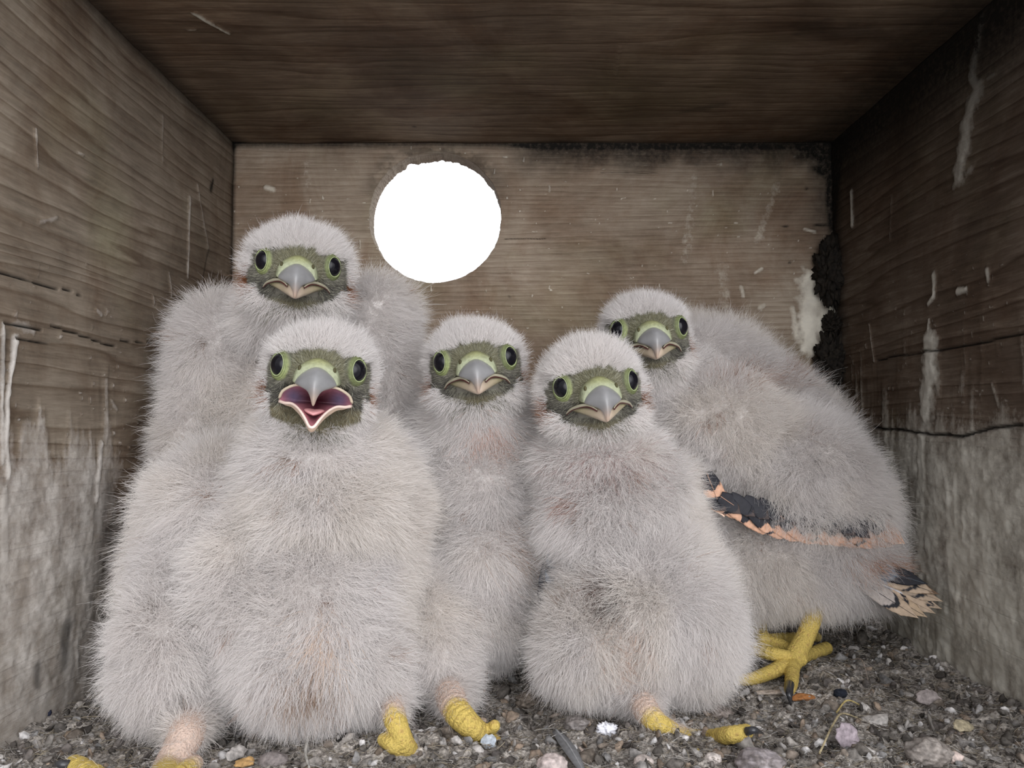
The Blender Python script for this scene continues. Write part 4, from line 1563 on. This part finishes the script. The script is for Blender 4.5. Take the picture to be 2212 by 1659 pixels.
def leg(root, parts, claws=(), pink=None, voxel=0.00045):
    """parts: list of (points, radii, ridges); claws: list of (points, radii)"""
    rl = root.location
    g = Geo()
    for pts, rad, rn in parts:
        tube(g, pts, rad, 120, 20, ridge=0.05 if rn else 0, ridge_n=rn * 1.7)
        for e, r in ((pts[0], rad[0]), (pts[-1], rad[-1])):
            ball(g, e, (r, r, r), 16, 12)
    v, f = baked_remesh(g, voxel, 1)
    o = mesh_np('leg', v - np.array(rl), f, MAT['leg'], root, label='yellow scaly leg and toes')
    a = fbm(v * 500, 3, 3)[:, None]
    c = YEL * (0.85 + 0.3 * a)
    b = sstep(0.6, 0.75, fbm(v * 900, 3, 8))[:, None] * 0.5
    c = c * (1 - b) + np.array(srgb(170, 128, 86)) * b
    if pink is not None:
        dtop = np.linalg.norm(v - np.array(parts[0][0][0]), axis=1)
        k = sstep(pink[0], pink[1], dtop + (a[:, 0] - 0.5) * 0.004)[:, None]
        c = c * (1 - k) + PINK * k
    attr(o.data, 'tint', c, 'FLOAT_COLOR')
    if pink is not None and pink[0] > 0.015:      # thin down running onto the shin
        tri = np.concatenate([f[:, [0, 1, 2]], f[:, [0, 2, 3]]])
        vn = vnormals(v, tri)
        n = 2600
        idx, bc, p = sample_surface(v, tri, n, lambda cen, fn: np.clip(1.15 - np.linalg.norm(cen - np.array(parts[0][0][0]), axis=1) / pink[0], 0.0, 1) ** 1.2 + 1e-9)
        nn = unit((vn[tri[idx]] * bc[:, :, None]).sum(1))
        ax = unit(np.array(parts[0][0][2]) - np.array(parts[0][0][0]))[None]
        d0 = unit(nn * 0.5 + ax * 0.9 + RNG.normal(0, 0.25, (n, 3)))
        t = np.linspace(0, 1, 4)[None, :, None]
        ln = RNG.uniform(0.0015, 0.0040, n)[:, None, None]
        cp = p[:, None] + ln * (t * d0[:, None] + t * t * RNG.normal(0, 0.25, (n, 3))[:, None])
        cp[:, :, 2] = np.maximum(cp[:, :, 2], 0.001)
        rr = np.array([1, 0.8, 0.6, 0.2])[None] * RNG.uniform(0.00003, 0.00006, n)[:, None]
        make_curves('shin_down', cp - np.array(rl), rr, WHITE * RNG.uniform(0.85, 1.05, (n, 1)), MAT['hair'], o, label='thin white down on the shin')
    for pts, rad in claws:
        g = Geo()
        tube(g, [Vector(p) - rl for p in pts], rad, 16, 12)
        geo_obj(g, 'claw', MAT['claw'], o)
    return o


MAT['leg'] = tint_mat('scaly_leg', 1400, 0.16, 0.55, 0.0009, 0.3)


def GH(px, py, h):
    return G(px, py, h)


def blade(root, name, base, tip, w, bands, side_ref, camber=0.12, curve=0.0, seed=0, parts=True, label=None, thick=0.00018):
    """a vane feather with its shaft; bands: list of (t, colour) along its length"""
    rl = root.location
    base, tip = Vector(base), Vector(tip)
    ax = tip - base
    L = ax.length
    side = ax.cross(Vector(side_ref)).normalized()
    nor = side.cross(ax).normalized()
    n, m = 40, 13
    V, C = [], []
    rnd = random.Random(seed)
    ts = [b[0] for b in bands]
    for i in range(n):
        t = i / (n - 1)
        ww = w * (math.sin(PI * min(1, 0.10 + 0.80 * t)) ** 0.55) * (1 if t < 0.82 else math.sqrt(max(0.03, 1 - ((t - 0.82) / 0.18) ** 2)))
        for j in range(m):
            s = j / (m - 1) * 2 - 1
            jag = rnd.uniform(-0.035, 0.035) * abs(s) ** 3
            p = base + ax * (t - 0.10 * s * s * t + jag * 0.5) + side * (ww * s * (1 + jag)) + nor * (-camber * w * s * s + curve * L * math.sin(PI * t))
            V.append(p - rl)
            tt = t + 0.06 * abs(s) + rnd.uniform(-0.02, 0.02)
            k = 0
            for b in range(len(ts)):
                if tt >= ts[b]:
                    k = b
            C.append(srgb(*bands[k][1]))
    F = [(i * m + j, i * m + j + 1, (i + 1) * m + j + 1, (i + 1) * m + j) for i in range(n - 1) for j in range(m - 1)]
    g = Geo().add(V, F, C)
    o = geo_obj(g, name, MAT['feather'], root, label=label)
    so = o.modifiers.new('thickness', 'SOLIDIFY')
    so.thickness = thick
    if parts:
        g = Geo()
        tube(g, [base - rl + nor * 0.0002, base + ax * 0.5 + nor * (curve * L + 0.0002) - rl, base + ax * 0.95 + nor * 0.0002 - rl], [0.00016, 0.00012, 0.00006], 12, 6, col=tuple(0.75 * a_ + 0.02 for a_ in srgb(*bands[len(bands) // 2][1])))
        geo_obj(g, 'shaft', MAT['feather'], o)
    return o


HN = 1.45   # hair amount
RUST, BLACK, SLATE, BUFF = (202, 158, 132), (40, 40, 46), (112, 124, 138), (190, 168, 146)


def build_chicks():
    # A: front left, calling
    A, TA = chick('fluffy white falcon chick at front left with its beak wide open',
                  (690, 822, 0.262, 134, 4, 11, 2),
                  [(690, 985, 0.283, 165, 120, 0.030), (690, 1090, 0.288, 200, 190, 0.034), (680, 1330, 0.284, 200, 255, 0.036), (470, 1130, 0.296, 160, 190, 0.028, 12), (560, 1240, 0.284, 150, 200, 0.030, 4),
                   (405, 1235, 0.290, 120, 170, 0.024, 10), (385, 1400, 0.276, 132, 175, 0.026, 6), (412, 1540, 0.266, 80, 85, 0.016, 8), (404, 1572, 0.2555, 56, 50, 0.010, 8, 0.004), (832, 1130, 0.298, 95, 215, 0.022, -3), (785, 1410, 0.284, 110, 165, 0.025), (842, 1500, 0.277, 66, 60, 0.014)],
                  int(125000 * HN), patches=((665, 1480, 60, 34, (160, 134, 114), 0.55), (690, 1390, 34, 50, (224, 196, 172), 0.3)), seed=1, gape=1, fluff=(1.0, 1, 1.0))
    # legs of A
    f = GH(352, 1700, 0.004)
    leg(A, [([P(418, 1530, 0.272), P(403, 1585, 0.2515), P(386, 1620, 0.2455), P(362, 1662, 0.2395), f], [0.0050, 0.0056, 0.0050, 0.0045, 0.0040], 0),
            ([f, GH(260, 1700, 0.005), GH(160, 1655, 0.003)], [0.0034, 0.0028, 0.0032], 7), ([f, GH(300, 1800, 0.004)], [0.0032, 0.0028], 6),
            ([f, GH(430, 1790, 0.004)], [0.0032, 0.0028], 6), ([f, GH(420, 1650, 0.003)], [0.003, 0.0026], 4)],
        claws=[([GH(155, 1654, 0.004), GH(128, 1650, 0.005), GH(112, 1655, 0.0005)], [0.0016, 0.0011, 0.0002])], pink=(0.040, 0.032))
    f = GH(888, 1628, -0.001)
    leg(A, [([P(846, 1500, 0.276), P(851, 1545, 0.2615), P(870, 1600, 0.2565), f], [0.0040, 0.0037, 0.0033, 0.0030], 12),
            ([f, GH(925, 1650, -0.005)], [0.0030, 0.0022], 6), ([f, GH(868, 1680, -0.006)], [0.003, 0.0024], 6), ([f + Vector((-0.002, 0, 0)), GH(850, 1612, 0.003), GH(828, 1598, 0.004)], [0.0026, 0.0024, 0.0020], 5)],
        pink=(0.019, 0.014))

    # B: back left, tallest
    B, TB = chick('tallest falcon chick at back left, standing behind the open-beaked one below the round hole',
                  (645, 594, 0.308, 120, 3, 14, -6),
                  [(640, 700, 0.335, 150, 100, 0.028), (500, 790, 0.350, 125, 175, 0.030, -14), (800, 730, 0.352, 108, 150, 0.028, 18), (640, 920, 0.352, 230, 300, 0.034),
                   (440, 960, 0.345, 90, 230, 0.026, 4), (850, 900, 0.352, 75, 220, 0.024), (600, 1200, 0.345, 190, 180, 0.030)],
                  int(105000 * HN), seed=2, fluff=(1.13, 1, 1.08), head_len=0.0056)
    # C: middle
    C, TC = chick('small falcon chick in the middle with closed beak, squeezed between two larger ones',
                  (1028, 801, 0.305, 120, -5, 3, 0),
                  [(1035, 920, 0.328, 135, 95, 0.026), (1050, 1030, 0.335, 150, 160, 0.030), (1050, 1240, 0.335, 135, 215, 0.032), (930, 1130, 0.332, 75, 200, 0.022), (1165, 1100, 0.340, 60, 180, 0.020),
                   (940, 1370, 0.312, 115, 170, 0.027, -5), (980, 1485, 0.298, 68, 66, 0.016)],
                  int(90000 * HN), patches=((1060, 950, 40, 40, (214, 170, 150), 0.35), (1130, 1180, 40, 60, (190, 160, 140), 0.35)), seed=3)
    f = GH(1045, 1590, -0.001)
    leg(C, [([P(966, 1485, 0.294), P(984, 1532, 0.2745), P(1016, 1568, 0.2675), f], [0.0056, 0.0048, 0.0040, 0.0034], 10),
            ([f, GH(1095, 1625, -0.006)], [0.003, 0.0024], 6), ([f, GH(1030, 1640, -0.007)], [0.003, 0.0024], 6), ([f, GH(1068, 1568, 0.004)], [0.0022, 0.0020], 3)],
        pink=(0.025, 0.020))
    # D: front right
    D, TD = chick('falcon chick at front right with closed beak and wide fluffy belly, one pink shin showing',
                  (1280, 851, 0.288, 123, -6, 4, -2),
                  [(1300, 985, 0.305, 150, 95, 0.028), (1325, 1090, 0.310, 172, 170, 0.032), (1380, 1290, 0.308, 190, 215, 0.036), (1272, 1385, 0.296, 118, 150, 0.026, 3), (1470, 1330, 0.304, 128, 190, 0.028, -8),
                   (1340, 1450, 0.292, 105, 78, 0.018), (1390, 1490, 0.287, 50, 50, 0.013), (1212, 1110, 0.318, 60, 130, 0.018, -6), (1430, 1090, 0.322, 78, 130, 0.020, -12)],
                  int(120000 * HN), patches=((1300, 1290, 26, 45, (112, 92, 84), 0.6), (1335, 1310, 18, 36, (84, 72, 68), 0.5), (1250, 1080, 14, 14, (150, 96, 72), 0.7), (1300, 1000, 100, 50, (178, 150, 146), 0.22), (1350, 1400, 30, 60, (214, 180, 160), 0.35)), seed=4, fluff=(1.05, 1, 1.12))
    f = GH(1470, 1584, -0.001)
    leg(D, [([P(1376, 1490, 0.288), P(1396, 1535, 0.2725), P(1426, 1565, 0.2672), f], [0.0050, 0.0044, 0.0034, 0.0026], 10),
            ([f, GH(1525, 1592, -0.003), GH(1575, 1588, 0.003), GH(1612, 1580, 0.004)], [0.0020, 0.0024, 0.0028, 0.0024], 6), ([f, GH(1500, 1625, -0.002)], [0.003, 0.0024], 5), ([f, GH(1440, 1620, -0.003)], [0.003, 0.0024], 5)],
        claws=[([GH(1614, 1580, 0.005), GH(1630, 1577, 0.006), GH(1648, 1584, 0.0015)], [0.0014, 0.0011, 0.0003])], pink=(0.024, 0.019))
    blade(D, 'tail_feather', P(1203, 1160, 0.304), P(1188, 1290, 0.302), 0.0030, [(0, SLATE), (0.55, BLACK), (0.7, SLATE), (0.85, BLACK)], (0, -1, 0.1), seed=41, label='blue grey and black tail feather')
    blade(D, 'tail_feather', P(1194, 1180, 0.307), P(1166, 1325, 0.305), 0.0028, [(0, BLACK), (0.4, (60, 60, 66)), (0.8, BLACK)], (0, -1, 0.1), seed=42, label='black tail feather')
    # E: back right, body turned to the right
    E, TE = chick('falcon chick at back right seen side-on, rust and black wing feathers emerging along its side',
                  (1396, 734, 0.338, 111, -3, -1, 0),
                  [(1440, 830, 0.362, 125, 100, 0.024), (1550, 815, 0.385, 180, 125, 0.030, 25), (1670, 920, 0.385, 190, 130, 0.030, 34), (1570, 930, 0.352, 190, 130, 0.024, 20), (1730, 1020, 0.352, 200, 145, 0.024, 32), (1840, 1080, 0.352, 110, 90, 0.018, 30),
                   (1640, 1190, 0.366, 165, 140, 0.028), (1790, 1200, 0.366, 150, 120, 0.028, 8), (1745, 1240, 0.358, 90, 85, 0.020), (1500, 1080, 0.375, 130, 170, 0.030), (1850, 1255, 0.362, 80, 70, 0.016, 10)],
                  int(150000 * HN), patches=((1640, 820, 90, 22, (170, 128, 104), 0.35), (1900, 1215, 50, 18, (206, 160, 132), 0.6)), seed=5)
    rnd = random.Random(3)
    edge = [(1512, 1030), (1530, 1062), (1560, 1088), (1600, 1105), (1640, 1130), (1680, 1140), (1720, 1148), (1760, 1152), (1800, 1155), (1840, 1160), (1880, 1158), (1915, 1150)]
    path = [P(x + 3, y + 6, 0.3337 + 0.006 * i / 11) for i, (x, y) in enumerate(edge)]
    pc = catmull(path, 15)
    for i, p in enumerate(pc):
        if i < 2:
            continue
        dirv = Vector((0.014, 0.001, -0.007)) if i > 2 else Vector((0.006, 0.001, -0.012))
        b = p - dirv * 0.75 + Vector((0, 0.001 * (i % 2) - 0.0003 * i, 0.003))
        blade(E, 'wing_feather', b, p + dirv * 0.55 + Vector((0, 0.0005, 0)), 0.0044, [(0, BLACK), (0.42 + rnd.uniform(-0.05, 0.05), RUST), (0.62, BLACK if i % 3 == 0 else RUST), (0.70, RUST), (0.93, (232, 200, 178))], (0, -1, 0.15), seed=60 + i, label='rust wing feather barred with black')
    for i in range(11):
        p = P(1548 + i * 31, 1089 + i * 5.8, 0.3340)
        blade(E, 'wing_covert', p + Vector((-0.006, 0.001, 0.006)), p + Vector((0.004, -0.0005, -0.003)), 0.0032, [(0, BLACK), (0.85, (70, 60, 58))], (0, -1, 0.1), seed=90 + i, parts=False, label='black wing covert')
    cols = [[(0, SLATE), (0.35, BLACK), (0.45, SLATE), (0.62, BLACK)], [(0, (160, 160, 168)), (0.5, BUFF), (0.7, BLACK), (0.78, BUFF), (0.92, (120, 96, 76))],
            [(0, SLATE), (0.25, BLACK), (0.35, (176, 158, 140)), (0.75, BLACK), (0.82, BUFF)], [(0, (190, 190, 198)), (0.45, BLACK), (0.52, BUFF), (0.86, BLACK), (0.92, BUFF)],
            [(0, (200, 200, 206)), (0.6, BUFF)], [(0, SLATE), (0.5, BUFF), (0.66, BLACK), (0.75, (190, 166, 140))], [(0, (180, 170, 164)), (0.6, BLACK), (0.68, BUFF)]]
    for i in range(7):
        b = P(1838 + i * 3, 1212 + i * 7, 0.3475 - 0.0007 * i)
        tpx = [(2005, 1262), (2030, 1284), (2038, 1300), (2036, 1316), (2022, 1326), (2004, 1334), (1985, 1336)][i]
        tp = P(tpx[0], tpx[1], 0.331 - 0.0003 * i)
        blade(E, 'tail_feather', b, tp, 0.0038, cols[i], (0, -1, 0.25), seed=120 + i, label='short barred tail feather in buff, black and slate')
    f = P(1712, 1435, 0.337)
    f.z = max(f.z, 0.0055)
    toe = lambda x, y, h: GH(x, y, h)
    leg(E, [([P(1772, 1265, 0.352), P(1762, 1310, 0.349), P(1742, 1370, 0.343), f], [0.0048, 0.0042, 0.0038, 0.0044], 14),
            ([f, toe(1665, 1452, 0.004), toe(1610, 1468, 0.003), toe(1553, 1460, 0.003)], [0.0034, 0.0028, 0.0023, 0.0020], 12),
            ([f, toe(1710, 1470, 0.003), toe(1706, 1490, 0.003)], [0.0032, 0.0026, 0.0021], 4),
            ([f, toe(1745, 1415, 0.004), toe(1785, 1400, 0.003)], [0.0030, 0.0026, 0.0028], 6)],
        claws=[([toe(1706, 1478, 0.005), toe(1705, 1498, 0.005), toe(1708, 1522, 0.0012)], [0.0017, 0.0014, 0.0003])], pink=(0.010, 0.006))
    f2 = GH(1700, 1412, 0.006)
    leg(E, [([P(1640, 1330, 0.366), P(1640, 1365, 0.362), GH(1650, 1385, 0.009)], [0.0036, 0.0036, 0.0037], 5),
            ([GH(1650, 1385, 0.009), GH(1690, 1395, 0.008), GH(1725, 1420, 0.005)], [0.0030, 0.0027, 0.0025], 6),
            ([GH(1650, 1385, 0.009), GH(1700, 1378, 0.008), GH(1765, 1376, 0.004)], [0.0028, 0.0024, 0.0022], 6),
            ([GH(1730, 1425, 0.006), GH(1665, 1412, 0.009), GH(1600, 1398, 0.007), GH(1575, 1408, 0.003)], [0.0027, 0.0028, 0.0030, 0.0022], 12)],
        claws=[([GH(1592, 1404, 0.004), GH(1590, 1416, 0.004), GH(1596, 1424, 0.001)], [0.0016, 0.0012, 0.0003])])


build_chicks()
